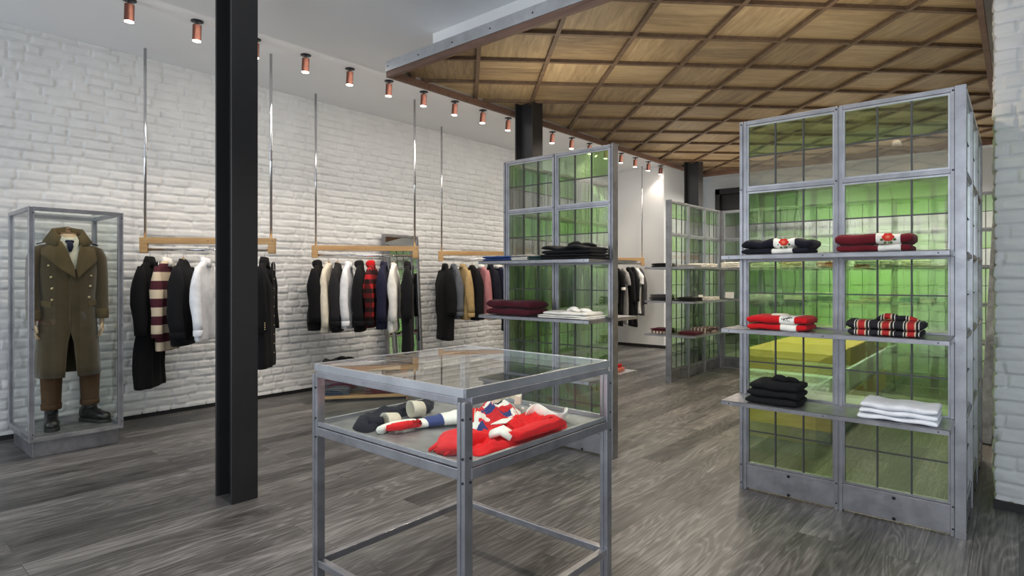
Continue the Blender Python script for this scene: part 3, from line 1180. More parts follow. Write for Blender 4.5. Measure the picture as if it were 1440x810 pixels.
# white collar standing up
pc = [rel(P2(736, 588)), rel(P2(750, 581)), rel(P2(768, 590)), rel(P2(786, 594)), rel(P2(797, 588)), rel(P2(792, 581))]
hts = (.022, .058, .034, .026, .036, .030)
rings = []
for k_, ((x, y), hh) in enumerate(zip(pc, hts)):
    rings.append([Vector((x - .006, y - .006, .020)), Vector((x + .006, y + .006, .020)), Vector((x + .012, y + .014, .024 + hh)), Vector((x + .002, y + .004, .026 + hh))])
c_ = MB().loft(rings).done('collar', 'label_white', t, True, sub=2)
tag(c_, 'white stand collar')
pk = [rel(P2(690, 612)), rel(P2(706, 604)), rel(P2(722, 602)), rel(P2(712, 610))]
b = MB().poly(pk, lambda x, y, o: Vector((x, y, .040 + .02 + o)), .003)
tag(b.done('chest_stripe', 'label_white', t), 'white chest panel')
b = MB()
for x, y in ((724, 588), (735, 583), (746, 578)):
    p = rel(P2(x, y))
    b.ball((p[0], p[1], .048), (.007, .007, .004), 6)
b.done('button', 'label_white', t)

# flag-patterned pullover
UB, UR, UW = srgb(52, 66, 122), srgb(205, 36, 44), srgb(236, 234, 228)
M['flag'] = None
tt = NT('flag_patchwork')
tt.set(Roughness=.92)
sp = tt.n('ShaderNodeSeparateXYZ')
tt.l(tt.coord(rot=(0, 0, .5)), sp.inputs[0])
vr = tt.n('ShaderNodeTexVoronoi', distance='CHEBYCHEV')
vr.inputs['Scale'].default_value = 8.5
tt.l(tt.coord(rot=(0, 0, .7), scale=(1, 1.5, .3)), vr.inputs['Vector'])
sc_ = tt.n('ShaderNodeSeparateColor')
tt.l(vr.outputs['Color'], sc_.inputs[0])
rm = tt.n('ShaderNodeValToRGB')
rm.color_ramp.interpolation = 'CONSTANT'
rm.color_ramp.elements.new(.5)
rm.color_ramp.elements.new(.7)
for e_, (p_, c_) in zip(rm.color_ramp.elements, ((0, UR), (.32, UW), (.62, UB), (.80, UW))):
    e_.position = p_
    e_.color = (*c_, 1)
tt.l(sc_.outputs[0], rm.inputs[0])
tt.base(rm.outputs[0])
M['flag'] = tt.m
body = [P2(655, 592), P2(668, 575), P2(700, 566), P2(728, 572), P2(733, 582), P2(715, 595), P2(690, 603), P2(665, 602)]
cx_ = sum(p[0] for p in body) / len(body)
cy_ = sum(p[1] for p in body) / len(body)
t = thing('flag_pullover', 'crumpled white, blue and red flag patterned pullover in the glass table', 'pullover', (cx_, cy_, TRAY))
laid((0, 0), [rel(p) for p in body], .050, 0, ((.6, .8, 42, .30, 0), (.9, -.3, 70, .22, 1)), 20, 8).done('body', 'flag', t, True)
sl = [rel(P2(668, 590)), rel(P2(640, 590)), rel(P2(615, 592)), rel(P2(592, 595)), rel(P2(585, 596))]
b = strip(sl, [.075, .065, .05, .040, .032], .002, wav=.04)
sv = b.done('sleeve', ['flag', 'flagblue', 'label_white', 'red_bright'], t, True)
for pl in sv.data.polygons:
    f = pl.index // 12
    pl.material_index = {0: 3, 1: 3, 2: 3, 3: 2, 4: 2, 5: 2, 6: 2, 7: 1, 8: 1, 9: 1, 10: 1, 11: 2, 12: 2}.get(f, 2)
pw = Vector((*rel(P2(572, 600)), 0))
b = MB()
for k, (dx, dy) in enumerate(((.03, .055), (.012, .02), (-.01, -.012), (-.02, -.045), (-.012, -.075))):
    b.tube([Vector((*rel(P2(588, 596)), .018)), pw + Vector((dx * .4 + .02, dy * .6, .032)), pw + Vector((dx - .02, dy, .022))], [.012, .017, .013], 8)
c_ = b.done('gathered_cuff', 'red_bright', sv, True)
ring = [pw + Vector((.005 - .045 + .03 * math.cos(a_), -.01 + .085 * math.sin(a_), .016)) for a_ in [PI * .5 + PI * k / 12 for k in range(13)]]
c2 = MB().tube(ring, [.022] * 13, 10, .7).done('cuff', 'label_white', sv, True)
tag(c2, 'white ribbed cuff')
pc = [rel(P2(696, 575)), rel(P2(706, 568)), rel(P2(722, 566)), rel(P2(731, 571)), rel(P2(728, 577))]
rings = [[Vector((x - .014, y - .012, .045)), Vector((x + .010, y + .012, .045)), Vector((x + .010, y + .012, .082)), Vector((x - .010, y - .008, .088))] for x, y in pc]
c_ = MB().loft(rings).done('collar', 'cream', t, False, bevel=.003, sub=1)
tag(c_, 'ribbed cream collar with a red stripe')
p = rel(P2(711, 567))
MB().bx(p[0] - .006, p[0] + .008, p[1] - .026, p[1] + .022, .046, .0895).done('collar_stripe', 'red', c_)

# dark trousers with cream cuffs
t_o = P2(540, 583)
t = thing('navy_sweater', 'dark navy sweater with cream cuffs lying in the glass table', 'sweater', (*t_o, TRAY))
rel = lambda p: (p[0] - t_o[0], p[1] - t_o[1])
body = [P2(496, 594), P2(512, 577), P2(545, 564), P2(575, 556), P2(606, 560), P2(604, 574), P2(575, 578), P2(548, 586), P2(526, 600), P2(505, 602)]
laid((0, 0), [rel(p) for p in body], .040, 0, ((.6, .8, 36, .2, 0), (.9, -.3, 70, .12, 1)), 10, 5).done('body', 'navy2', t, True)
s1 = strip([rel(P2(516, 594)), rel(P2(538, 592))], [.050, .044], .002).done('sleeve', 'navy2', t, True)
s2 = strip([rel(P2(600, 572)), rel(P2(578, 577))], [.050, .046], .002).done('sleeve', 'navy2', t, True)


def open_cuff(px, py, ax, r, hgt, par):
    p = Vector((*rel(P2(px, py)), .005))
    d = Vector((ax[0], ax[1], 0)).normalized()
    side = Vector((-d.y, d.x, 0))
    rings = []
    for k in (0, 1):
        for rr in ((r, r - .008) if k else (r - .008, r)):
            pass
    seq = [(0, r), (.06, r * .86), (.06, r * .72), (0, r * .84)]
    for off, rad in seq:
        rings.append([p + d * off + side * rad * math.cos(a_) + Vector((0, 0, (hgt / 2) * (1 + math.sin(a_)) * rad / r)) for a_ in [2 * PI * k / 16 for k in range(16)]])
    b = MB()
    b.loft(rings + [rings[0]], cap0=False, cap1=False)
    c = b.done('cuff', 'cream', par, True)
    tag(c, 'cream ribbed cuff')


open_cuff(541, 594, (.15, 1), .042, .055, s1)
open_cuff(577, 583, (.25, 1), .046, .078, s2)


# ------------------------------------------------------------------ clothes racks
RACKS = [((-6.342, 2.035), (-5.567, 2.886)), ((-6.37, 3.859), (-5.65, 4.772)), ((-6.365, 5.88), (-5.645, 6.79)),
         ((-6.365, 7.80), (-5.645, 8.71)), ((-6.36, 9.63), (-5.64, 10.54))]
RNAME = ['the rack nearest the shop front', 'the rack beside the wall mirror', 'the rack left of the middle glass screen',
         'the rack behind the middle glass screen', 'the rack by the plain white back wall']
RAIL_Z = 1.665
for (A, B), rn in zip(RACKS, RNAME):
    A_, B_ = Vector((*A, 0)), Vector((*B, 0))
    mid = (A_ + B_) / 2
    d = B_ - A_
    ang = math.atan2(d.y, d.x)
    L = d.length
    t = thing('clothes_rack', 'oak hanging rail on two steel ceiling rods, ' + rn, 'clothes rack', (mid.x, mid.y, 0), ang, 'oak hanging rails along the brick wall')
    e = L / 2 + .045
    for s_ in (-1, 1):
        MB().bx(s_ * e - (s_ + 1) / 2 * .07, s_ * e + (1 - s_) / 2 * .07, -.022, .022, 1.632, 1.724).done('end_block', 'oak', t, bevel=.008)
        rd = MB().cyl((s_ * L / 2, 0, 1.78), (s_ * L / 2, 0, HZ), .013, n=14).done('hanging_rod', 'chrome', t, True)
        b = MB().cyl((s_ * L / 2, 0, 2.535), (s_ * L / 2, 0, 2.645), .0155, n=14)
        for z in (2.55, 2.63):
            b.cyl((s_ * L / 2 - .019, 0, z), (s_ * L / 2 + .019, 0, z), .004, n=8, mi=1)
        b.done('coupler', ['chrome', 'bolt'], rd)
    MB().cyl((-e + .05, 0, RAIL_Z), (e - .05, 0, RAIL_Z), .0125, n=14).done('rail', 'chrome', t, True)
    b = MB().bx(-e, e, -.022, .022, 1.722, 1.782)
    for u in (-e + .025, 0, e - .025):
        b.cyl((u, -.024, 1.752), (u, -.020, 1.752), .005, n=8, mi=1)
    b.done('beam', ['oak', 'bolt'], t, bevel=.006)

hanger_proto = None


def hanger(loc, rz, label, tilt=0):
    global hanger_proto
    if hanger_proto is None:
        h = thing('coat_hanger', label, 'hanger', loc, rz, 'wooden coat hangers')
        pts = [Vector((0, -.185, -.150)), Vector((.0, -.11, -.100)), Vector((0, -.03, -.058)), Vector((0, 0, -.018)), Vector((0, .03, -.058)), Vector((0, .11, -.100)), Vector((0, .185, -.150))]
        MB().tube(pts, [.006, .009, .012, .013, .012, .009, .006], 8).done('shoulder_bar', 'hanger', h, True)
        hk = [Vector((0, 0, -.03)), Vector((0, 0, .03)), Vector((0, .012, .05)), Vector((0, .016, .066))]
        hk = [Vector((0, 0, -.03)), Vector((0, 0, .040))] + [Vector((0, .0165 - .0165 * math.cos(a_), .050 + .0165 * math.sin(a_) + .0135)) for a_ in [PI * k / 6 for k in range(8)]]
        MB().tube(hk, .0022, 6).done('hook', 'chrome', h, True)
        hanger_proto = h
        return h
    return dup(hanger_proto, loc, rz, label)


HOOK = .0770      # top of the hook above the hanger's origin


def sring(w, tk, z, n=30, ex=2.4, cx=0.0, cy=0.0, fold=0.0, k=40, ph=0.0, dip=0.0):
    out = []
    for i in range(n):
        a_ = 2 * PI * i / n
        c, s = math.cos(a_), math.sin(a_)
        x = tk * math.copysign(abs(c) ** (2 / ex), c)
        y = w * math.copysign(abs(s) ** (2 / ex), s)
        x += fold * math.sin(k * y + ph) + fold * .5 * math.sin(k * 1.9 * y + ph * 2)
        out.append(Vector((x + cx, y + cy, z - dip * max(0, c))))
    return out


def garment(name, label, cat, group, loc, rz, mat, hem, sh=.205, th=.055, slv=.60, collar='shirt', sleeve_mat=None, collar_mat=None,
            cuff=None, hemband=None, buttons=None, flip=1, seed=0, wide=1.0, cuffbtn=False, placket=None):
    """loc: point on the rail; local x along the rail, y the shoulder line, z up"""
    rs = random.Random(seed)
    t = thing(name, label, cat, (loc[0], loc[1], RAIL_Z - HOOK), rz, group)
    hz = hem - (RAIL_Z - HOOK)          # hem in local z
    zt = -.015
    ph = rs.random() * 6
    fd = .006 + .004 * rs.random()
    lv = [(zt - .004, .046, .030), (zt - .022, .075, .036), (zt - .045, .125, .036), (zt - .075, sh - .03, .034), (zt - .105, sh - .004, th * .62), (zt - .17, sh + .0, th * .86)]
    zz = zt - .26
    while zz > hz + .04:
        f = (zz - (zt - .26)) / (hz - (zt - .26) - 1e-6)
        lv.append((zz, (sh - .012 + .02 * f) * wide, th * (1.10 + .12 * math.sin(f * 5 + ph)) * (1 + .15 * (wide - 1))))
        zz -= .075
    lv.append((hz + .012, (sh + .008) * wide, th * 1.02))
    lv.append((hz, (sh + .006) * wide, th * .94))
    rings = []
    for z, w_, k_ in lv:
        f = max(0.0, min(1.0, (zt - .1 - z) / .5))
        rings.append(sring(w_, k_, z, fold=fd * f * 1.4, k=42, ph=ph + z * 4, cx=.008 * math.sin(z * 7 + ph) * f))
    rings.reverse()
    MB().loft(rings).done('body', mat, t, True)
    if hemband:
        MB().loft([sring((sh + .004) * wide, th * .96, hz - .045), sring((sh + .010) * wide, th * 1.06, hz - .02), sring((sh + .008) * wide, th * 1.04, hz + .004)]).done('hem_band', hemband, t, True)
    for s_ in (-1, 1):
        if not slv:
            continue
        sr = []
        zc = zt - .07
        n_ = 9
        a0 = rs.random() * 6
        for i in range(n_ + 1):
            f = i / n_
            z = zc - slv * f
            yy = s_ * (sh - .022 + .045 * math.sin(min(f * 2.4, 1.57)))
            rx = (.064 - .014 * f) * (th / .055) ** .7 + .004 * math.sin(f * 9 + a0)
            ry = .052 - .014 * f + .003 * math.sin(f * 11 + a0 * 2)
            grow = min(1.0, .34 + .66 * (f / .30)) if f < .30 else 1.0
            rx, ry = rx * grow, ry * min(1.0, .5 + .5 * f / .2)
            cx = flip * .020 * f * f + .006 * math.sin(f * 6 + a0)
            ring = []
            for q_ in range(16):
                a_ = 2 * PI * q_ / 16
                r_ = 1 + .06 * math.sin(a_ * 3 + f * 14 + a0) * f
                ring.append(Vector((cx + rx * r_ * math.cos(a_), yy + ry * r_ * math.sin(a_), z)))
            sr.append(ring)
        sr.reverse()
        so = MB().loft(sr).done('sleeve', sleeve_mat or mat, t, True)
        if cuff:
            last = sr[0]
            cz = last[0].z
            cc = sum(last, Vector()) / 16
            rr = [[cc + (p - cc) * k + Vector((0, 0, dz)) for p in last] for k, dz in ((.98, -.05), (1.06, -.045), (1.08, .0), (1.0, .006))]
            MB().loft(rr).done('cuff', cuff, so, True)
        if cuffbtn and s_ < 0:
            b = MB()
            for k in range(4):
                b.ball((.018 * 1 + flip * .020 + .028, s_ * (sh + .020) - .030, zc - slv + .03 + .020 * k), (.006, .006, .006), 6)
            tag(b.done('cuff_button', 'gold', so), 'gilt cuff buttons')
    cm = collar_mat or mat
    if collar in ('shirt', 'coat'):
        k_ = 1.0 if collar == 'shirt' else 1.25
        n_ = 24
        prof = [(.044, .030, zt - .016), (.046, .032, zt + .020 * k_), (.052, .037, zt + .023 * k_), (.066 * k_, .045, zt - .008), (.088 * k_, .047, zt - .045 * k_), (.080 * k_, .042, zt - .044 * k_)]
        MB().loft([sring(w_, d_, z, n_, 2.0, dip=.03 if i > 2 else .012) for i, (w_, d_, z) in enumerate(prof)]).done('collar', cm, t, True)
        if collar == 'coat':
            b = MB()
            for s_ in (-1, 1):
                pts = [(s_ * .02, zt - .02), (s_ * .085, zt - .045), (s_ * .105, zt - .13), (s_ * .05, zt - .24), (s_ * .012, zt - .33)]
                b.poly(pts, lambda u, v, o: Vector((th * 1.05 + .003 + o - .12 * max(0, abs(u) - .05), u, v)), .006)
            b.done('lapel', mat, t, bevel=.002)
    elif collar == 'crew':
        MB().loft([sring(w_, d_, z, 24, 2.0, dip=.02) for w_, d_, z in ((.042, .028, zt - .012), (.048, .034, zt + .006), (.056, .038, zt - .006), (.062, .038, zt - .020))]).done('collar', cm, t, True)
    elif collar == 'hood':
        rr = [sring(w_, d_, z, 24, 2.1, cx=cx) for w_, d_, z, cx in ((.085, .040, zt - .06, -.01), (.088, .055, zt - .03, -.015), (.078, .056, zt + .005, -.018), (.052, .042, zt + .028, -.012), (.020, .015, zt + .036, -.006))]
        MB().loft(rr).done('hood', cm, t, True)
    if placket:
        MB().bx(th * 1.08, th * 1.08 + .006, -.018, .018, hz + .02, zt - .03).done('placket', placket, t, bevel=.002)
    if buttons:
        b = MB()
        z = zt - .10
        while z > hz + .08:
            b.ball((th * 1.1 + .007, 0, z), (.004, .007, .007), 6)
            z -= .09
        b.done('button', buttons, t)
    return t


# (rack, t along rail, kind, material, hem height, options, label, category)
G = [
    # rack nearest the shop front
    (0, .038, 'overcoat', 'black', .36, dict(th=.068, sh=.21, slv=.64, collar='coat', wide=1.05), 'long black wool coat, first garment on the oak rail beside the mannequin case', 'coat'),
    (0, .171, 'rugby_shirt', 'rugby', .71, dict(collar='shirt', collar_mat='white2', slv=.66, hemband=None, placket='cream', th=.052), 'rugby shirt in cream and maroon hoops with a white collar', 'shirt'),
    (0, .299, 'bomber_jacket', 'black2', .80, dict(th=.075, slv=.62, collar='crew', cuff='black', hemband='black'), 'short black jacket hanging between the hooped rugby shirt and a white shirt', 'jacket'),
    (0, .474, 'dress_shirt', 'white', .80, dict(collar='shirt', slv=.60, cuff='white', buttons='card', th=.045), 'plain white shirt hanging just left of the big steel column', 'shirt'),
    (0, .948, 'blazer', 'black', .53, dict(th=.075, sh=.22, slv=.62, collar='coat', cuffbtn=True, buttons='gold'), 'black coat with gilt cuff buttons hanging right of the big steel column', 'coat'),
    # rack beside the mirror
    (1, .028, 'hooded_jacket', 'black', .78, dict(th=.085, sh=.215, slv=.62, collar='hood'), 'bulky black hooded jacket, first garment on the rail beside the mirror', 'jacket'),
    (1, .126, 'knit_sweater', 'cream', .755, dict(collar='crew', slv=.68, th=.045), 'cream knitted sweater hanging between two black garments', 'sweater'),
    (1, .218, 'sweatshirt', 'charcoal', .80, dict(collar='crew', slv=.62, th=.06, cuff='black2', hemband='black2'), 'charcoal sweatshirt hanging between the cream knit and a white shirt', 'sweatshirt'),
    (1, .324, 'dress_shirt', 'white', .79, dict(collar='shirt', slv=.62, cuff='white', th=.05), 'cool white shirt with collar beside the charcoal sweatshirt', 'shirt'),
    (1, .445, 'sweatshirt', 'black2', .80, dict(collar='hood', slv=.62, th=.062, cuff='black', hemband='black'), 'black hooded top hanging just before the red checked shirt', 'sweatshirt'),
    (1, .561, 'checked_shirt', 'redcheck', .80, dict(collar='hood', collar_mat='red', slv=.62, cuff='black', th=.055), 'red and black checked shirt with a red hood and black cuffs', 'shirt'),
    (1, .684, 'zip_jacket', 'navy', .78, dict(collar='shirt', slv=.62, th=.062, placket='black2'), 'navy jacket hanging after the red checked shirt', 'jacket'),
    (1, .786, 'henley_shirt', 'white2', .745, dict(collar='crew', slv=.62, th=.05), 'warm white long sleeved top in front of the wall mirror', 'shirt'),
    (1, .926, 'long_coat', 'black2', .50, dict(collar='coat', slv=.60, th=.062), 'long black coat, last garment on the rail beside the mirror', 'coat'),
    # rack left of the middle screen
    (2, .045, 'overcoat', 'black', .50, dict(th=.085, sh=.225, slv=.64, collar='coat', wide=1.05), 'long black overcoat, first garment on the rail left of the middle glass screen', 'coat'),
    (2, .152, 'denim_jacket', 'denim', .80, dict(collar='shirt', slv=.60, buttons='gold', cuff='denim', th=.055), 'grey denim jacket between the black overcoat and the khaki jacket', 'jacket'),
    (2, .268, 'field_jacket', 'khaki', .79, dict(collar='shirt', slv=.62, th=.065, placket='khaki', cuff='khaki'), 'khaki jacket, the only tan garment on the wall rails', 'jacket'),
    (2, .385, 'knit_sweater', 'black2', .78, dict(collar='crew', slv=.66, th=.055, cuff='black'), 'black sweater hanging between the khaki jacket and the pink shirt', 'sweater'),
    (2, .503, 'dress_shirt', 'pink', .80, dict(collar='shirt', collar_mat='white2', slv=.62, cuff='pink', buttons='card'), 'dusty pink shirt with a pale collar', 'shirt'),
    (2, .621, 'zip_jacket', 'navy2', .80, dict(collar='shirt', slv=.60, th=.06), 'dark navy jacket hanging right behind the pink shirt', 'jacket'),
    (2, .722, 'dress_shirt', 'navy', .80, dict(collar='shirt', collar_mat='white2', slv=.62), 'navy shirt with a pale collar next to the left post of the middle screen', 'shirt'),
    (2, .86, 'overcoat', 'black', .60, dict(collar='coat', slv=.62, th=.07), 'black coat on the same rail as the khaki jacket, seen through the glass edge', 'coat'),
    # rack behind the middle screen, seen through the green glass
    (3, .03, 'overcoat', 'black', .50, dict(collar='coat', slv=.62, th=.07), 'long black coat, first of the row seen through the middle green screen', 'coat'),
    (3, .16, 'overcoat', 'charcoal', .55, dict(collar='coat', slv=.62, th=.07), 'charcoal coat seen through the left half of the middle green screen', 'coat'),
    (3, .30, 'knit_sweater', 'khaki', .80, dict(collar='crew', slv=.62), 'sand coloured sweater seen through the middle green screen beside its centre post', 'sweater'),
    (3, .44, 'field_jacket', 'brown', .80, dict(collar='shirt', slv=.62, th=.06), 'brown jacket seen through the right half of the middle green screen', 'jacket'),
    (3, .58, 'blazer', 'black2', .72, dict(collar='coat', slv=.62, th=.06), 'black blazer seen through the middle green screen beside a white shirt', 'jacket'),
    (3, .72, 'dress_shirt', 'white', .72, dict(collar='shirt', slv=.62), 'white shirt glowing pale green through the middle screen', 'shirt'),
    (3, .87, 'overcoat', 'black2', .50, dict(collar='coat', slv=.62, th=.06), 'long black coat right of the white shirt, seen through the middle green screen', 'coat'),
    # rack by the back wall
    (4, .46, 'track_jacket', 'black2', .80, dict(collar='shirt', slv=.60), 'black jacket half hidden by the right post of the middle screen', 'jacket'),
    (4, .567, 'long_cardigan', 'black', .46, dict(collar='crew', slv=.30, cuff='white2'), 'long black top with pale sleeve ends on the back wall rail', 'top'),
    (4, .669, 'tee_shirt', 'grey', .50, dict(collar='crew', slv=.26), 'long grey tee shirt on the back wall rail', 'tee shirt'),
    (4, .758, 'overcoat', 'black2', .48, dict(collar='coat', slv=.60, th=.06), 'dark coat between the grey and the white tee on the back wall rail', 'coat'),
    (4, .835, 'trousers_set', 'black', .44, dict(collar='coat', slv=.56, th=.055), 'long black coat just before the white tee on the back wall rail', 'coat'),
    (4, .912, 'tee_shirt', 'white2', .70, dict(collar='crew', slv=.24), 'white tee shirt on the back wall rail', 'tee shirt'),
    (4, .965, 'long_sleeved_shirt', 'darkgrey', .66, dict(collar='crew', slv=.62), 'dark grey long sleeved top, last on the back wall rail', 'top'),
]
GNAME = {'trousers_set': 'long_coat', 'henley_shirt': 'long_sleeved_shirt'}
for i, (r, u, kind, mat, hem, opt, lab, cat) in enumerate(G):
    A, B = RACKS[r]
    x, y = A[0] + (B[0] - A[0]) * u, A[1] + (B[1] - A[1]) * u
    if r == 4:
        opt = dict(opt, th=.038)
    rz = math.atan2(B[1] - A[1], B[0] - A[0]) + math.radians((2, -6, 17, 10, 0)[r] + random.uniform(-4, 4))
    garment(GNAME.get(kind, kind), lab, cat, 'clothes on ' + RNAME[r], (x, y), rz, mat, hem, seed=i, **opt)
    short = lab.split(',')[0]
    hl = 'wooden hanger under the ' + short
    hanger((x, y, RAIL_Z - HOOK + .013), rz, ' '.join(hl.split()[:16]))


# ------------------------------------------------------------------ folded garments
def folded_profile(d, h, n=26, ex=3.6):
    out = []
    for i in range(n):
        a_ = 2 * PI * i / n
        c, s = math.cos(a_), math.sin(a_)
        out.append((d / 2 * math.copysign(abs(c) ** (2 / ex), c), h / 2 * math.copysign(abs(s) ** (2 / ex), s)))
    return out


def folded_mesh(w, d, h, seed, layers=2, u0=0.0, u1=1.0, grow=0.0, ends=True, lump=.10):
    rs = random.Random(seed)
    b = MB()
    hl = h / layers
    for l in range(layers):
        ph, k = rs.random() * 6, 5 + 4 * rs.random()
        w_, d_ = w * (1 - .03 * rs.random()), d * (1 - .03 * rs.random())
        prof = folded_profile(d_ + 2 * grow, hl * 1.04 + 2 * grow)
        rings = []
        N = 14
        us = [u0 + (u1 - u0) * i / N for i in range(N + 1)]
        if ends:
            us = [0, .012, .035] + us[1:-1] + [.965, .988, 1]
        for u in us:
            e = 1.0
            if ends:
                q = min(u, 1 - u) * w_ / (hl * .36)
                e = math.sqrt(max(.42, 1 - (1 - min(1, q)) ** 2))
            x = -w_ / 2 + w_ * u
            zc = hl * (l + .5) + lump * hl * math.sin(k * u * 2.2 + ph) * (l / max(1, layers - 1) if layers > 1 else .5)
            rings.append([Vector((x, y * (1 - .02 * (1 - e)) + .004 * math.sin(9 * u + ph), zc + z * e * (1 + .10 * math.sin(k * u + y * 14 + ph)))) for y, z in prof])
        b.loft(rings)
    return b


def folded(name, label, cat, group, cx, front, z, w, d, h, mat, seed, layers=2, collar=None, patch=None, rz=0.0, lump=.10):
    """front: y of the front edge; lies with its front toward -y (before rz)"""
    t = thing(name, label, cat, (cx, front + d / 2, z + .001), rz, group)
    folded_mesh(w, d, h, seed, layers, lump=lump).done('folded_body', mat, t, True)
    if collar:
        if collar == 'bundle':
            pts = [Vector((-w * .10 + w * .32 * k / 6, -d * .10 + .02 * math.sin(k), h + .006 + .018 * math.sin(PI * k / 6))) for k in range(7)]
            MB().tube(pts, [.018, .028, .032, .030, .032, .028, .016], 10, .55).done('collar', mat, t, True)
            pts = [Vector((w * .12 + w * .30 * k / 5, d * .05, h + .004 + .010 * math.sin(PI * k / 5 + .4))) for k in range(6)]
            MB().tube(pts, [.02, .03, .028, .03, .026, .014], 10, .5).done('sleeve_fold', mat, t, True)
        else:
            pts = [Vector((w * .12 * math.sin(a_), -d * .1 + d * .16 * math.cos(a_), h + .004)) for a_ in [2 * PI * k / 14 for k in range(15)]]
            MB().tube(pts, .011, 8, .7).done('collar', collar if isinstance(collar, str) and collar in M else mat, t, True)
    if patch:
        a0, a1, kind = patch
        pm = folded_mesh(w, d, h, seed, layers, a0, a1, .0025, False, lump=lump).done('patch', 'label_white', t, True)
        tag(pm, 'white woven band')
        px = -w / 2 + w * (a0 + a1) / 2
        if kind == 'rose':
            def petal(cx_, cz_, r, mat_, nm, y):
                MB().ball((cx_, y, cz_), (r, .004, r * .85), 8).done(nm, mat_, pm, True)
            y = -d / 2 - .0035
            zc = h * .62
            for k in range(6):
                a_ = 2 * PI * k / 6
                petal(px + .016 * math.cos(a_), zc + .012 * math.sin(a_), .013, 'rose_red', 'rose_petal', y)
            petal(px, zc, .012, 'rose_pink', 'rose_heart', y - .002)
            for k in range(4):
                a_ = PI * (1.05 + .3 * k)
                petal(px + .030 * math.cos(a_), zc - .010 + .022 * math.sin(a_), .0075, 'rose_green', 'rose_leaf', y + .001)
            b = MB().tube([(px, y - .001, zc - .012), (px + .004, y - .001, zc - .036)], .002, 6)
            b.done('rose_stem', 'rose_green', pm)
        if kind == 'kc':
            cu = bpy.data.curves.new('lettering', 'FONT')
            cu.body = 'KC'
            cu.size = .030
            cu.extrude = .0006
            cu.align_x = 'CENTER'
            cu.materials.append(M['ink'])
            fo = bpy.data.objects.new('lettering', cu)
            fo.rotation_euler = (PI / 2, 0, 0)
            fo.location = (px, -d / 2 - .0055, h * .42)
            C.objects.link(fo)
            bpy.context.view_layer.update()
            me = bpy.data.meshes.new_from_object(fo.evaluated_get(bpy.context.evaluated_depsgraph_get()))
            mo = bpy.data.objects.new('lettering', me)
            mo.rotation_euler, mo.location = fo.rotation_euler, fo.location
            bpy.data.objects.remove(fo)
            mo.name = 'lettering'
            C.objects.link(mo)
            mo.parent = pm
            pts = [Vector((px + .030 * math.cos(a_), -d / 2 - .0035, h * .80 + .008 * math.sin(a_ * 2))) for a_ in [PI * k / 8 for k in range(9)]]
            MB().tube(pts, .0022, 6).done('crest', 'ink', pm)
    return t


def stack(items, cx, front, z, rz=0.0):
    """items bottom to top: (dict)"""
    for it in items:
        it = dict(it)
        h = it['h']
        folded(it['name'], it['label'], it['cat'], it.get('group'), cx + it.get('dx', 0), front + it.get('dy', 0), z, it['w'], it['d'], h, it['mat'],
               it['seed'], it.get('layers', 2), it.get('collar'), it.get('patch'), rz + it.get('rz', 0), it.get('lump', .1))
        z += h + .0015


FY = PY - .31
gR = 'folded clothes on the right-hand glass screen'
gM = 'folded clothes on the middle glass screen'
# right unit, top shelf
stack([dict(name='folded_jumper', label='black folded jumper under another with a rose band, top shelf of the right-hand screen', cat='folded jumper', group=gR, w=.385, d=.24, h=.034, mat='navy2', seed=1, layers=1, patch=(.48, .78, '')),
       dict(name='folded_jumper', label='black folded jumper with red rose on its white band, upper one of its pair', cat='folded jumper', group=gR, w=.39, d=.24, h=.052, mat='navy2', seed=2, layers=1, patch=(.48, .78, 'rose'), dx=.01, lump=.3)], -1.115, FY, SH[2])
stack([dict(name='folded_jumper', label='maroon folded jumper under another with a rose band, top shelf of the right-hand screen', cat='folded jumper', group=gR, w=.35, d=.25, h=.038, mat='maroon', seed=3, layers=1, patch=(.58, .88, '')),
       dict(name='folded_jumper', label='maroon folded jumper with red rose on its white band, upper one of its pair', cat='folded jumper', group=gR, w=.365, d=.25, h=.058, mat='maroon', seed=4, layers=1, patch=(.55, .86, 'rose'))], -.605, FY, SH[2])
# right unit, second shelf
stack([dict(name='folded_sweatshirt', label='lower scarlet folded sweatshirt on the second shelf of the right-hand screen', cat='folded sweatshirt', group=gR, w=.34, d=.24, h=.038, mat='red', seed=5, layers=1, patch=(.57, .84, '')),
       dict(name='folded_sweatshirt', label='upper scarlet folded sweatshirt with KC printed on its white band', cat='folded sweatshirt', group=gR, w=.345, d=.24, h=.046, mat='red', seed=6, layers=1, patch=(.56, .80, 'kc'), collar='cream')], -1.10, FY, SH[1])
stack([dict(name='folded_shirt', label='lower tartan folded shirt in navy, red and cream, second shelf of the right-hand screen', cat='folded shirt', group=gR, w=.34, d=.24, h=.034, mat='plaid', seed=7, layers=1),
       dict(name='folded_shirt', label='upper tartan folded shirt with rumpled collar, second shelf of the right-hand screen', cat='folded shirt', group=gR, w=.355, d=.24, h=.046, mat='plaid', seed=8, layers=1, collar='bundle')], -.555, FY, SH[1])
# right unit, third shelf
for k, (lab, w_, dx, h_) in enumerate((('bottom pair of black folded jeans on the third shelf', .295, 0, .042), ('middle pair of black folded jeans in the pile of three', .29, .006, .042), ('top pair of black folded jeans, waistband rumpled up', .27, .012, .046))):
    folded('folded_jeans', lab, 'folded jeans', gR, -1.135 + dx, FY + .005 * k, SH[0] + .0435 * k, w_, .25, h_, 'black2', 20 + k, 1, 'bundle' if k == 2 else None, lump=.08)
for k, (lab, w_, dx, h_) in enumerate((('bottom white folded shirt of three on the third shelf of the right-hand screen', .36, 0, .026), ('middle white folded shirt of three on the third shelf', .355, .004, .028), ('top white folded shirt of three on the third shelf', .35, .006, .034))):
    folded('folded_shirt', lab, 'folded shirt', gR, -.495 + dx, FY + .003 * k, SH[0] + .0275 * k, w_, .25, h_, 'white', 30 + k, 1, None, lump=.2)
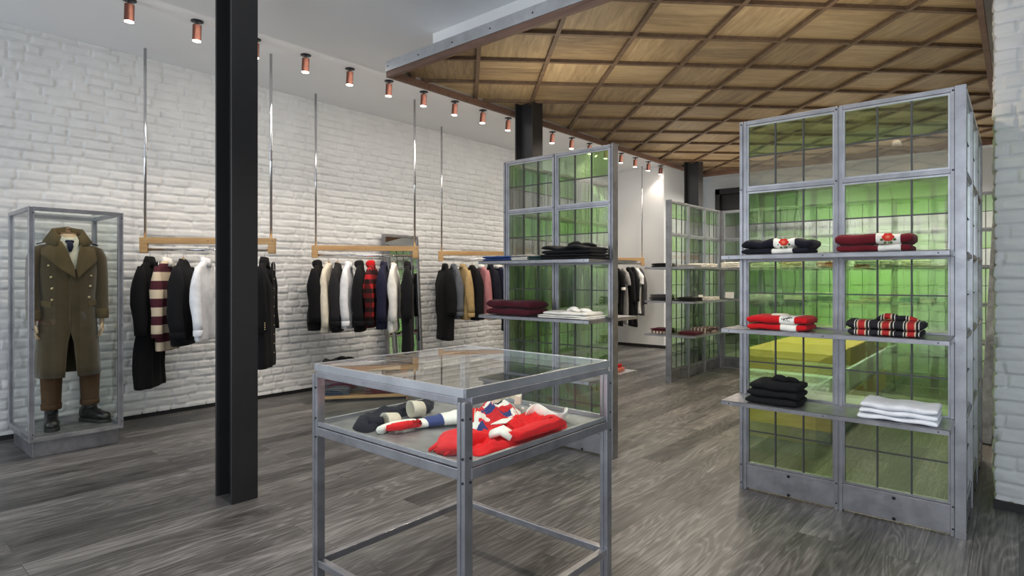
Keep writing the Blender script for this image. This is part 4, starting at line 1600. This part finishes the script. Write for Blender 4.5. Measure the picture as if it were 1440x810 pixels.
# middle unit
stack([dict(name='folded_tee', label='royal blue folded tee lying on the top shelf of the middle screen', cat='folded tee', group=gM, w=.30, d=.24, h=.040, mat='royal', seed=40, layers=2)], -3.345, FY, SH[2])
stack([dict(name='folded_tee', label='white folded tee beside the royal blue one, top shelf of the middle screen', cat='folded tee', group=gM, w=.17, d=.22, h=.026, mat='white2', seed=41, layers=2),
       dict(name='folded_tee', label='thin striped grey folded tee on the white one, top shelf of the middle screen', cat='folded tee', group=gM, w=.16, d=.20, h=.018, mat='grey', seed=42, layers=1)], -3.10, FY + .01, SH[2])
stack([dict(name='folded_tee', label='small dark teal folded tee right of the white one, top shelf of the middle screen', cat='folded tee', group=gM, w=.13, d=.22, h=.034, mat='green_cloth', seed=43, layers=2)], -2.945, FY + .01, SH[2])
stack([dict(name='folded_jumper', label='lower black folded jumper on the top shelf of the middle screen', cat='folded jumper', group=gM, w=.48, d=.27, h=.040, mat='black2', seed=44, layers=2),
       dict(name='folded_jumper', label='upper black folded jumper with rumpled collar on the top shelf of the middle screen', cat='folded jumper', group=gM, w=.45, d=.27, h=.060, mat='black2', seed=45, layers=2, collar='bundle', lump=.35)], -2.635, FY, SH[2])
stack([dict(name='folded_jumper', label='lower deep maroon folded jumper on the second shelf of the middle screen', cat='folded jumper', group=gM, w=.48, d=.26, h=.060, mat='maroon_dark', seed=46, layers=1),
       dict(name='folded_jumper', label='upper deep maroon folded jumper on the second shelf of the middle screen', cat='folded jumper', group=gM, w=.48, d=.26, h=.062, mat='maroon_dark', seed=47, layers=1)], -3.215, FY, SH[1])
stack([dict(name='folded_shirt', label='lower white folded shirt on the second shelf of the middle screen', cat='folded shirt', group=gM, w=.47, d=.28, h=.026, mat='white2', seed=48, layers=2),
       dict(name='folded_shirt', label='upper white folded shirt with its collar showing, second shelf of the middle screen', cat='folded shirt', group=gM, w=.40, d=.26, h=.024, mat='white2', seed=49, layers=1, collar='bundle', dx=.02)], -2.665, FY, SH[1])
stack([dict(name='folded_shirt', label='flat white folded shirt on the lowest shelf of the middle screen', cat='folded shirt', group=gM, w=.34, d=.24, h=.030, mat='white2', seed=50, layers=2)], -2.65, FY + .02, SH[0])
stack([dict(name='folded_shirt', label='brown folded shirt in front of the white one on the lowest shelf of the middle screen', cat='folded shirt', group=gM, w=.20, d=.10, h=.028, mat='oak_dark', seed=51, layers=2)], -2.50, FY - .0, SH[0]) if False else None
stack([dict(name='folded_tee', label='lower coral red folded tee seen through the glass of the middle screen', cat='folded tee', group=gM, w=.26, d=.22, h=.026, mat='salmon', seed=52, layers=2),
       dict(name='folded_tee', label='upper coral red folded tee seen through the glass of the middle screen', cat='folded tee', group=gM, w=.24, d=.20, h=.028, mat='red', seed=53, layers=2)], -2.60, PY + .10, SH[0])
# far unit: stacks along x = -3.55 (they face +x)
gF = 'folded clothes on the farthest glass screen'


def far(x, y, z, w, d, h, mat, lab, name, cat, seed, layers=2):
    t_ = folded(name, lab, cat, gF, x, y - d / 2, z, w, d, h, mat, seed, layers, None, rz=PI / 2)
    return t_


far(-3.74, 7.60, SH[2], .26, .24, .055, 'black2', 'small black folded hat-like jumper at the near end of the far screen, top shelf', 'folded_jumper', 'folded jumper', 60)
far(-3.37, 7.62, SH[2], .24, .24, .03, 'grey', 'grey folded tee on the top shelf of the far screen', 'folded_tee', 'folded tee', 61)
far(-3.36, 8.05, SH[2], .42, .26, .05, 'white2', 'white folded shirts wrapped flat on the top shelf of the far screen', 'folded_shirt', 'folded shirt', 62, 3)
far(-3.75, 7.58, SH[1], .26, .26, .040, 'charcoal', 'charcoal folded jumper, lower of two on the second shelf of the far screen', 'folded_jumper', 'folded jumper', 63)
far(-3.75, 7.58, SH[1] + .042, .25, .25, .040, 'darkgrey', 'dark grey folded jumper, upper of two on the second shelf of the far screen', 'folded_jumper', 'folded jumper', 64)
far(-3.37, 7.62, SH[1], .30, .26, .05, 'black2', 'black folded jumper in the middle of the second shelf of the far screen', 'folded_jumper', 'folded jumper', 65)
far(-3.36, 8.12, SH[1], .42, .26, .045, 'white2', 'white folded shirt on the second shelf of the far screen', 'folded_shirt', 'folded shirt', 66, 3)
far(-3.75, 7.60, SH[0], .28, .26, .032, 'smallcheck', 'brown checked folded shirt, lower of two at the near end of the far screen', 'folded_shirt', 'folded shirt', 67)
far(-3.75, 7.60, SH[0] + .034, .26, .25, .032, 'maroon_dark', 'maroon folded shirt on a checked one at the near end of the far screen', 'folded_shirt', 'folded shirt', 68)
far(-3.36, 7.62, SH[0], .24, .26, .04, 'maroon_dark', 'maroon folded shirt on the lowest shelf of the far screen', 'folded_shirt', 'folded shirt', 69)
far(-3.34, 8.05, SH[0], .40, .26, .036, 'smallcheck', 'lower brown and white checked folded shirt on the lowest shelf of the far screen', 'folded_shirt', 'folded shirt', 70)
far(-3.34, 8.05, SH[0] + .038, .38, .25, .036, 'smallcheck', 'upper brown and white checked folded shirt on the lowest shelf of the far screen', 'folded_shirt', 'folded shirt', 71)
t = thing('price_card', 'white price card standing on the second shelf of the far screen', 'price card', (-3.30, 7.83, SH[1] + .003))
MB().box((0, 0, .04), (.006, .14, .075), Matrix.Rotation(math.radians(-10), 3, 'Y')).done('card', 'card', t)
MB().bx(-.03, .02, -.06, .06, 0, .006).done('card_foot', 'card', t)
# stacks on the back run
BKF = 9.15 - .345
back = [(SH[2], -3.27, .28, .085, 'white2', 'rounded white folded jumper in the corner of the far screen', 'folded_jumper', 'folded jumper'),
        (SH[2], -2.80, .34, .07, 'white', 'white folded shirts at the left on the top back shelf, seen through the right-hand screen', 'folded_shirt', 'folded shirt'),
        (SH[2], -2.42, .26, .07, 'cream', 'cream folded jumper on the top back shelf, seen through the right-hand screen', 'folded_jumper', 'folded jumper'),
        (SH[2], -1.99, .20, .07, 'salmon', 'salmon folded tee on the top back shelf, seen through the right-hand screen', 'folded_tee', 'folded tee'),
        (SH[2], -1.52, .24, .07, 'green_cloth', 'dark teal folded jumper on the top back shelf, seen through the right-hand screen', 'folded_jumper', 'folded jumper'),
        (SH[2], -1.27, .18, .07, 'grey', 'grey folded tee on the top back shelf, seen through the right-hand screen', 'folded_tee', 'folded tee'),
        (SH[2], -.98, .30, .075, 'white2', 'off-white folded jumper at the right on the top back shelf', 'folded_jumper', 'folded jumper'),
        (SH[1], -2.87, .36, .07, 'white', 'white folded shirt at the left on the second back shelf, seen through the right-hand screen', 'folded_shirt', 'folded shirt'),
        (SH[1], -2.38, .26, .06, 'white2', 'off-white folded shirt on the second back shelf, seen through the right-hand screen', 'folded_shirt', 'folded shirt'),
        (SH[1], -1.97, .24, .06, 'royal', 'royal blue folded tee on the second back shelf, seen through the right-hand screen', 'folded_tee', 'folded tee'),
        (SH[1], -1.42, .34, .06, 'cream', 'cream folded shirt on the second back shelf, seen through the right-hand screen', 'folded_shirt', 'folded shirt'),
        (SH[1], -1.05, .20, .06, 'teal', 'teal folded tee on the second back shelf, seen through the right-hand screen', 'folded_tee', 'folded tee'),
        (SH[1], -.86, .16, .06, 'white', 'small white folded tee right of the teal one on the second back shelf', 'folded_tee', 'folded tee')]
for k, (z, cx_, w_, h_, m_, lab, nm, cat) in enumerate(back):
    folded(nm, lab, cat, 'folded clothes on the back glass screen', cx_, BKF, z, w_, .26, h_, m_, 80 + k, 3)
t = thing('price_card', 'white price card standing on the back shelf next to the right-hand screen', 'price card', (-3.29, BKF + .05, SH[1] + .003), -PI / 2)
MB().box((0, 0, .05), (.006, .13, .09), Matrix.Rotation(math.radians(-10), 3, 'Y')).done('card', 'card', t)
MB().bx(-.03, .02, -.06, .06, 0, .006).done('card_foot', 'card', t)

# ------------------------------------------------------------------ oak bench below the second rack
bo = Vector((-5.97, 3.58, 0))
bang = math.atan2(.913, .72)
t = thing('oak_bench', 'low oak open bench with clothes in it, below the rack beside the mirror', 'bench', bo, bang)
BL, BD, BH = 1.05, .42, .30
MB().bx(0, .03, 0, BD, 0, BH).done('side_panel', 'oak_dark', t, bevel=.003)
MB().bx(BL - .03, BL, 0, BD, 0, BH).done('side_panel', 'oak_dark', t, bevel=.003)
MB().bx(.03, BL - .03, .01, BD, .035, .065).done('shelf', 'oak', t, bevel=.003)
MB().bx(.03, BL - .03, 0, BD, BH - .03, BH).done('top', 'oak_dark', t, bevel=.003)
MB().bx(.03, BL - .03, BD - .02, BD, .065, BH - .03).done('back_panel', 'black_paint', t)
Rb = Matrix.Rotation(bang, 3, 'Z')


def bench_item(u, v, z, w, d, h, mat, lab, nm, cat, seed, **kw):
    p = bo + Rb @ Vector((u, v, z))
    o = folded(nm, lab, cat, 'folded clothes on the oak bench', 0, 0, 0, w, d, h, mat, seed, **kw)
    o.location = (p.x, p.y, p.z)
    o.rotation_euler = (0, 0, bang)


for k, nm in enumerate(('bottom', 'second', 'third', 'top')):
    bench_item(.23, .18, .067 + .047 * k, .33, .28, .046, 'blue_denim', f'{nm} pair of dark blue folded jeans of four in the oak bench', 'folded_jeans', 'folded jeans', 120 + k)
bench_item(.72, .18, .067, .34, .28, .07, 'maroon_dark', 'maroon folded jumper in the oak bench, lower of two', 'folded_jumper', 'folded jumper', 130)
bench_item(.72, .18, .139, .33, .28, .07, 'maroon', 'maroon folded jumper in the oak bench, upper of two', 'folded_jumper', 'folded jumper', 131)
bench_item(.27, .20, BH + .002, .40, .30, .07, 'black', 'lower black folded jumper on top of the oak bench', 'folded_jumper', 'folded jumper', 132)
bench_item(.28, .20, BH + .074, .38, .29, .08, 'black', 'upper black folded jumper on top of the oak bench', 'folded_jumper', 'folded jumper', 133, collar='bundle', lump=.3)
bench_item(.78, .20, BH + .002, .36, .30, .05, 'grey', 'pale grey folded jumper on top of the oak bench', 'folded_jumper', 'folded jumper', 134)

# ------------------------------------------------------------------ leaning mirror on the brick wall
t = thing('wall_mirror', 'tall narrow dark framed mirror leaning on the brick wall behind the clothes', 'mirror', (-6.43, 5.28, 0))
lean = Matrix.Rotation(math.radians(-3.6), 3, 'Y')
mw, mh = .58, 1.99


def lean_put(b, nm, mt, **kw):
    b.move(lambda co: lean @ co)
    return b.done(nm, mt, t, **kw)


for s_ in (-1, 1):
    lean_put(MB().bx(-.02, .02, s_ * mw / 2 - .018, s_ * mw / 2 + .018, .02, mh), 'frame_side', 'steel_dark', bevel=.003)
lean_put(MB().bx(-.02, .02, -mw / 2 + .018, mw / 2 - .018, mh - .036, mh), 'frame_top', 'steel_dark', bevel=.003)
lean_put(MB().bx(-.02, .02, -mw / 2 + .018, mw / 2 - .018, .02, .056), 'frame_bottom', 'steel_dark', bevel=.003)
lean_put(MB().bx(.004, .008, -mw / 2 + .018, mw / 2 - .018, .056, mh - .036), 'mirror_glass', 'mirror')

# ------------------------------------------------------------------ leaning steel framed board by the pier
t = thing('leaning_mirror', 'tall mottled grey metal framed panel leaning behind the white brick pier', 'mirror', (-.215, 6.35, 0))
lean = Matrix.Rotation(math.radians(2.6), 3, 'Y')
for s_ in (0, 1):
    lean_put(MB().bx(-.04, .04, s_ * 1.2, s_ * 1.2 + .05, .01, 2.46), 'frame_side', 'mottled', bevel=.003)
lean_put(MB().bx(-.04, .04, .05, 1.2, 2.41, 2.46), 'frame_top', 'galv', bevel=.003)
lean_put(MB().bx(-.04, .04, .05, 1.2, .01, .06), 'frame_bottom', 'galv', bevel=.003)
lean_put(MB().bx(-.01, .01, .05, 1.2, .06, 2.41), 'dark_panel', 'dark_opening')

# ------------------------------------------------------------------ glass case with the mannequin
KX, KY = -6.12, 1.365
t = thing('mannequin_case', 'upright steel and glass case housing the mannequin in the olive greatcoat', 'display case', (KX, KY, 0))
x0, x1, y0, y1, z0, z1 = -.38, .375, -.315, .315, .13, 1.945
MB().bx(x0 + .04, x1 - .05, y0 + .03, y1 - .02, 0, z0).done('plinth', 'steel_dark', t, bevel=.003)
MB().bx(x0, x1, y0, y1, z0, z0 + .022).done('base_tray', 'tray', t, bevel=.002)
pw_ = .036
for sx in (x0, x1 - pw_):
    for sy in (y0, y1 - pw_):
        b = MB().bx(sx, sx + pw_, sy, sy + .008, z0 + .022, z1).bx(sx, sx + pw_, sy + pw_ - .008, sy + pw_, z0 + .022, z1)
        b.bx(sx + .006, sx + pw_ - .006, sy + .008, sy + pw_ - .008, z0 + .022, z1 - .003)
        for z in (z0 + .06, 1.0, z1 - .05):
            b.cyl((sx + pw_, sy + .024, z), (sx + pw_ + .004, sy + .024, z), .005, n=8, mi=1)
        b.done('post', ['steel', 'bolt'], t, bevel=.0015)
for z in (z1 - .030, z0 + .022):
    for s_ in (y0, y1 - .03):
        MB().bx(x0 + pw_, x1 - pw_, s_, s_ + .03, z, z + .030).done('rail', 'steel', t, bevel=.0015)
    for s_ in (x0, x1 - .03):
        MB().bx(s_, s_ + .03, y0 + pw_, y1 - pw_, z, z + (.030 if z > 1 else .012)).done('rail', 'steel', t, bevel=.0015)
MB().bx(x0 + .03, x1 - .03, y0 + .03, y1 - .03, z1 - .008, z1 - .002).done('top_glass', 'clear_case', t)
for s_ in (y0 + .016, y1 - .016):
    MB().bx(x0 + .036, x1 - .036, s_ - .002, s_ + .002, z0 + .03, z1 - .03).done('side_glass', 'clear_case', t)
MB().bx(x1 - .018, x1 - .014, y0 + .036, y1 - .036, z0 + .03, z1 - .03).done('front_glass', 'clear_case', t)

MZ = .1525
t = thing('mannequin', 'headless mannequin in an olive military greatcoat, ivory shirt, brown trousers and black boots', 'mannequin', (KX - .02, KY + .02, MZ), math.radians(-6))


def mz(z):
    return z - MZ


# wooden body core with neck and finial
b = MB().loft([sring(r_, d_, mz(z), 24, 2.1) for r_, d_, z in ((.15, .10, .95), (.14, .095, 1.15), (.17, .11, 1.40), (.185, .10, 1.60), (.10, .075, 1.68), (.060, .062, 1.71), (.058, .060, 1.765))])
b.done('torso', 'skin', t, True)
b = MB().cyl((0, 0, mz(1.765)), (0, 0, mz(1.776)), .060, .054, 24).cyl((0, 0, mz(1.776)), (0, 0, mz(1.80)), .022, .016, 16).ball((0, 0, mz(1.812)), .019, 10)
tag(b.done('neck_finial', 'oak_dark', t, True), 'dark turned wooden neck cap')
# shirt front and cravat
b = MB()
rings = [sring(w_, d_, mz(z), 28, 2.2) for w_, d_, z in ((.160, .118, 1.10), (.172, .128, 1.35), (.178, .122, 1.55), (.115, .090, 1.66), (.068, .070, 1.70), (.066, .068, 1.735))]
sh_ = b.loft(rings).done('shirt', 'shirt', t, True)
b = MB()
for s_ in (-1, 1):
    pts = [(s_ * .010, mz(1.715)), (s_ * .050, mz(1.748)), (s_ * .068, mz(1.70)), (s_ * .055, mz(1.655)), (s_ * .022, mz(1.56))]
    b.poly(pts, lambda u, v, o: Vector((.090 + .16 * (mz(1.72) - v) * .25 + o - 1.8 * u * u, u, v)), .006)
b.done('shirt_collar', 'shirt', sh_, bevel=.002)
b = MB().tube([(.062, -.045, mz(1.712)), (.082, -.02, mz(1.70)), (.094, 0, mz(1.688)), (.082, .02, mz(1.70)), (.062, .045, mz(1.712))], [.014, .018, .024, .018, .014], 10)
b.tube([(.098, 0, mz(1.69)), (.112, 0.004, mz(1.655)), (.118, .0, mz(1.615))], [.020, .022, .010], 10)
b.done('cravat', 'cravat', t, True)

# greatcoat: open-front shell
KW = .87
lv = [(1.752, .074, .078, .95), (1.715, .088, .088, .95), (1.690, .135, .098, .62), (1.665, .185, .108, .50), (1.63, .215, .122, .42), (1.57, .228, .136, .34), (1.49, .232, .145, .22), (1.43, .230, .148, .0),
      (1.34, .224, .148, -.04), (1.24, .214, .146, -.04), (1.14, .214, .150, -.04), (1.04, .224, .158, -.04), (.95, .234, .164, .0), (.86, .240, .170, .06), (.76, .246, .176, .09), (.66, .252, .182, .115), (.575, .257, .188, .135)]
lv = [(z, w_ * (KW if z < 1.69 else 1.0), d_, g_) for z, w_, d_, g_ in lv]


def coat_pt(a_, w_, d_, z, fd=0.0):
    c, s = math.cos(a_), math.sin(a_)
    ex = 2.35
    x = d_ * math.copysign(abs(c) ** (2 / ex), c)
    y = w_ * math.copysign(abs(s) ** (2 / ex), s)
    k = 1 + fd * math.sin(a_ * 7 + z * 3) + fd * .6 * math.sin(a_ * 13)
    return Vector((x * k, y * k, mz(z)))


b = MB()
rings = []
N = 52
for z, w_, d_, g_ in lv:
    fd = max(0, (1.2 - z)) * .045
    shift = .028 if z < 1.45 else 0
    rings.append([coat_pt(g_ + (2 * PI - 2 * g_) * i / N, w_, d_, z, fd) for i in range(N + 1)])
b.loft(rings, closed=False)
coat = b.done('greatcoat', 'olive', t, True)
so = coat.modifiers.new('thick', 'SOLIDIFY')
so.thickness = .008
so.offset = 0


def lerp_lv(z):
    for (za, wa, da, _), (zb, wb, db, _) in zip(lv, lv[1:]):
        if zb <= z <= za:
            f = (za - z) / (za - zb)
            return wa + (wb - wa) * f, da + (db - da) * f
    return lv[-1][1], lv[-1][2]


def front_x(y, z):
    w_, d_ = lerp_lv(z)
    q = min(.98, abs(y) / w_)
    return d_ * (1 - q ** 2.35) ** (1 / 2.35)


def chest(u, v, o):
    return Vector((front_x(u, v) + .006 + o, u, mz(v)))


def px_yz(px, py):
    return ((px - 95) / 166.0, 1.4 + (390 - py) / 166.0)


def patch_grid(poly, nm, mt, par, off, th, res=.014):
    """a cloth patch draped over the chest: polygon triangulated finely"""
    bm = bmesh.new()
    vs = [bm.verts.new((u, v, 0)) for u, v in poly]
    f = bm.faces.new(vs)
    bmesh.ops.triangulate(bm, faces=[f])
    for _ in range(4):
        long = [e for e in bm.edges if e.calc_length() > res * 1.6]
        if not long:
            break
        bmesh.ops.subdivide_edges(bm, edges=long, cuts=1, use_grid_fill=False)
        bmesh.ops.triangulate(bm, faces=bm.faces)
    for v in bm.verts:
        u, w_ = v.co.x, v.co.y
        v.co = Vector((front_x(u, w_) + off, u, mz(w_)))
    m_ = MB()
    m_.bm.free()
    m_.bm = bm
    o = m_.done(nm, mt, par, True)
    s = o.modifiers.new('thick', 'SOLIDIFY')
    s.thickness = th
    s.offset = 1
    return o


lapL = [(63, 350), (63.5, 358.5), (82, 377), (101, 392), (99, 376), (90, 350), (86, 341)]
lapR = [(129.5, 350), (133.5, 358), (122, 372), (103, 392), (101, 376), (104, 356), (107, 344)]
for L_ in (lapL, lapR):
    patch_grid([px_yz(*p) for p in L_], 'lapel', 'olive_edge', coat, .012, .009)
colL = [(64, 348), (69, 330), (77, 321), (84, 331), (88, 343), (85, 349)]
colR = [(130, 348), (121, 330), (113, 321), (106, 331), (104.5, 343), (108, 350)]


def collar_side(poly):
    pts = [px_yz(*p) for p in poly]
    return pts


# collar: a fall that rises behind the neck and opens forward
rings = []
for k in range(25):
    a_ = math.radians(35) + math.radians(290) * k / 24
    c, s = math.cos(a_), math.sin(a_)
    fr = max(0, c)
    rin, rout = .078, .118 + .05 * abs(s)
    ztop = 1.835 - .105 * fr ** 1.2 - .02 * abs(s)
    zbot = 1.70 - .045 * fr
    rings.append([Vector((rin * c, rin * s * 1.05, mz(1.715 - .03 * fr))), Vector(((rin + .012) * c, (rin + .016) * s, mz(ztop))),
                  Vector(((rin + .022) * c, (rin + .030) * s, mz(ztop - .004))), Vector((rout * c * .95 + .02 * fr, rout * s * 1.04, mz(zbot))),
                  Vector(((rout - .012) * c * .95 + .02 * fr, (rout - .012) * s * 1.04, mz(zbot - .004)))])
MB().loft(rings).done('collar', 'olive_edge', coat, True)
for pts in ([(71.5, 374), (74, 390), (75, 405.5), (75, 421)], [(119, 388), (118, 402.5), (116.5, 418)]):
    for p in pts:
        y, z = px_yz(*p)
        MB().ball((front_x(y, z) + .010, y, mz(z)), (.006, .0105, .0105), 8).done('button', 'gold', coat, True)
for s_ in (-1, 1):
    # sleeves
    rings = []
    for z, yy, xx, ry, rx in ((1.672, .185, -.005, .030, .050), (1.645, .222, -.008, .058, .080), (1.57, .250, -.010, .066, .088), (1.45, .262, -.006, .062, .082), (1.32, .268, .006, .058, .076),
                              (1.20, .270, .022, .055, .070), (1.10, .268, .040, .054, .066), (1.055, .266, .046, .054, .064)):
        rings.append([Vector((xx + rx * math.cos(a_) * (1 + .04 * math.sin(3 * a_ + z * 30)), s_ * yy * KW + ry * .9 * math.sin(a_), mz(z))) for a_ in [2 * PI * q_ / 20 for q_ in range(20)]])
    sl_ = MB().loft(rings).done('sleeve', 'olive', coat, True)
    last = rings[-1]
    c0 = sum(last, Vector()) / 20
    MB().loft([[c0 + (p - c0) * k + Vector((0, 0, dz)) for p in last] for k, dz in ((1.03, .075), (1.07, .07), (1.07, -.004), (1.0, -.008))]).done('cuff', 'olive_edge', sl_, True)
    MB().box((.0, s_ * .165, mz(1.690)), (.055, .095, .008), Matrix.Rotation(-s_ * .30, 3, 'X')).done('epaulette', 'black', coat, bevel=.003)
    # pocket flap
    y, z = s_ * .155, 1.18
    MB().box((front_x(y, z) + .004, y, mz(z)), (.010, .085, .050), Matrix.Rotation(s_ * .7, 3, 'Z') @ Matrix.Rotation(s_ * .15, 3, 'X')).done('pocket_flap', 'olive_edge', coat, bevel=.003)
    # hand: palm, four fingers, thumb, as one skin
    b = MB()
    hx_, hy_, hz_ = .050, s_ * .265 * KW, mz(1.045)
    b.loft([[Vector((hx_ + dx + r1 * math.cos(a_), hy_ + dy + r2 * math.sin(a_), hz_ + dz)) for a_ in [2 * PI * q_ / 14 for q_ in range(14)]]
            for dx, dy, dz, r1, r2 in ((0, 0, .02, .024, .018), (0, 0, -.02, .026, .017), (.004, 0, -.05, .038, .016), (.008, 0, -.085, .040, .014), (.010, 0, -.098, .034, .011))])
    for k, (fx, ln) in enumerate(((.040, .062), (.020, .072), (-.002, .068), (-.022, .052))):
        p0 = Vector((hx_ + fx, hy_, hz_ - .085))
        cv = -s_ * .018
        b.tube([p0, p0 + Vector((.006, cv * .3, -ln * .45)), p0 + Vector((.008, cv * 1.0, -ln * .8)), p0 + Vector((.004, cv * 1.9, -ln))], [.0095, .0088, .0080, .0060], 8)
    p0 = Vector((hx_ + .030, hy_, hz_ - .035))
    b.tube([p0, p0 + Vector((.026, -s_ * .010, -.022)), p0 + Vector((.034, -s_ * .016, -.050)), p0 + Vector((.032, -s_ * .018, -.066))], [.012, .0105, .0092, .0065], 8)
    b.done('hand', 'skin', t, True)
    # trouser leg
    yl = s_ * .155 if s_ > 0 else -.115
    xl = -.02 if s_ > 0 else .03
    rings = []
    for z, rx, ry in ((1.0, .105, .095), (.80, .094, .086), (.62, .084, .078), (.48, .076, .072), (.37, .070, .068), (.315, .067, .066)):
        yy = yl * (1 if z < .8 else .75)
        rings.append([Vector((xl + rx * math.cos(a_) * (1 + .05 * math.cos(2 * a_)), yy + ry * math.sin(a_), mz(z))) for a_ in [2 * PI * q_ / 20 for q_ in range(20)]])
    lg = MB().loft(rings).done('trouser_leg', 'brown', t, True)
    MB().loft([[Vector((xl + rx * math.cos(a_), yl + ry * math.sin(a_), mz(z))) for a_ in [2 * PI * q_ / 20 for q_ in range(20)]] for z, rx, ry in ((.350, .070, .069), (.348, .074, .073), (.306, .071, .071), (.302, .066, .066))]).done('turn_up', 'brown', lg, True)
    # boot
    yaw = math.radians(32) if s_ > 0 else math.radians(-4)
    Rf = Matrix.Rotation(yaw, 3, 'Z')
    O = Vector((xl, yl, 0))
    b = MB()
    secs = [(-.085, .030, .055, .075), (-.07, .042, .105, .0), (-.03, .047, .125, 0), (.02, .046, .118, 0), (.06, .046, .092, 0), (.10, .049, .072, 0), (.14, .051, .064, 0), (.175, .047, .058, 0), (.198, .034, .046, 0), (.208, .014, .030, 0)]
    rings = []
    for x, w_, h_, _ in secs:
        rings.append([Vector((x, w_ * math.copysign(abs(math.cos(a_)) ** .8, math.cos(a_)), .028 + h_ * .5 + h_ * .5 * math.sin(a_))) for a_ in [2 * PI * q_ / 16 for q_ in range(16)]])
    b.loft(rings)
    b.loft([[Vector((x + r1 * math.cos(a_), r2 * math.sin(a_), z)) for a_ in [2 * PI * q_ / 18 for q_ in range(18)]] for x, r1, r2, z in ((-.018, .072, .048, .07), (-.012, .068, .047, .12), (-.006, .060, .046, .17), (-.004, .058, .047, .215))])
    b.move(lambda co: O + Rf @ co)
    bt = b.done('boot', 'boot', t, True)
    b = MB()
    sol = [(-.088, .028), (-.07, .045), (-.02, .049), (.04, .047), (.10, .052), (.16, .052), (.195, .040), (.215, .016)]
    rr = []
    for z in (.0, .028):
        rr.append([Vector((x, w_, z)) for x, w_ in sol] + [Vector((x, -w_, z)) for x, w_ in reversed(sol)])
    b.loft(rr)
    b.move(lambda co: O + Rf @ co)
    b.done('sole', 'sole', bt, bevel=.004)
    b = MB()
    for k in range(6):
        f = k / 5
        p = Vector((.095 - .045 * f - (0.0 if k < 3 else .0), 0, .098 + .105 * f * f + .02 * f))
        p.x = .092 - .038 * k if k < 2 else .056
        p.z = (.108, .132)[k] if k < 2 else .125 + .022 * (k - 1)
        b.tube([p + Vector((0, -.024, -.004)), p + Vector((.006, 0, 0)), p + Vector((0, .024, -.004))], .0032, 6)
    b.move(lambda co: O + Rf @ co)
    b.done('lace', 'bolt', bt, True)
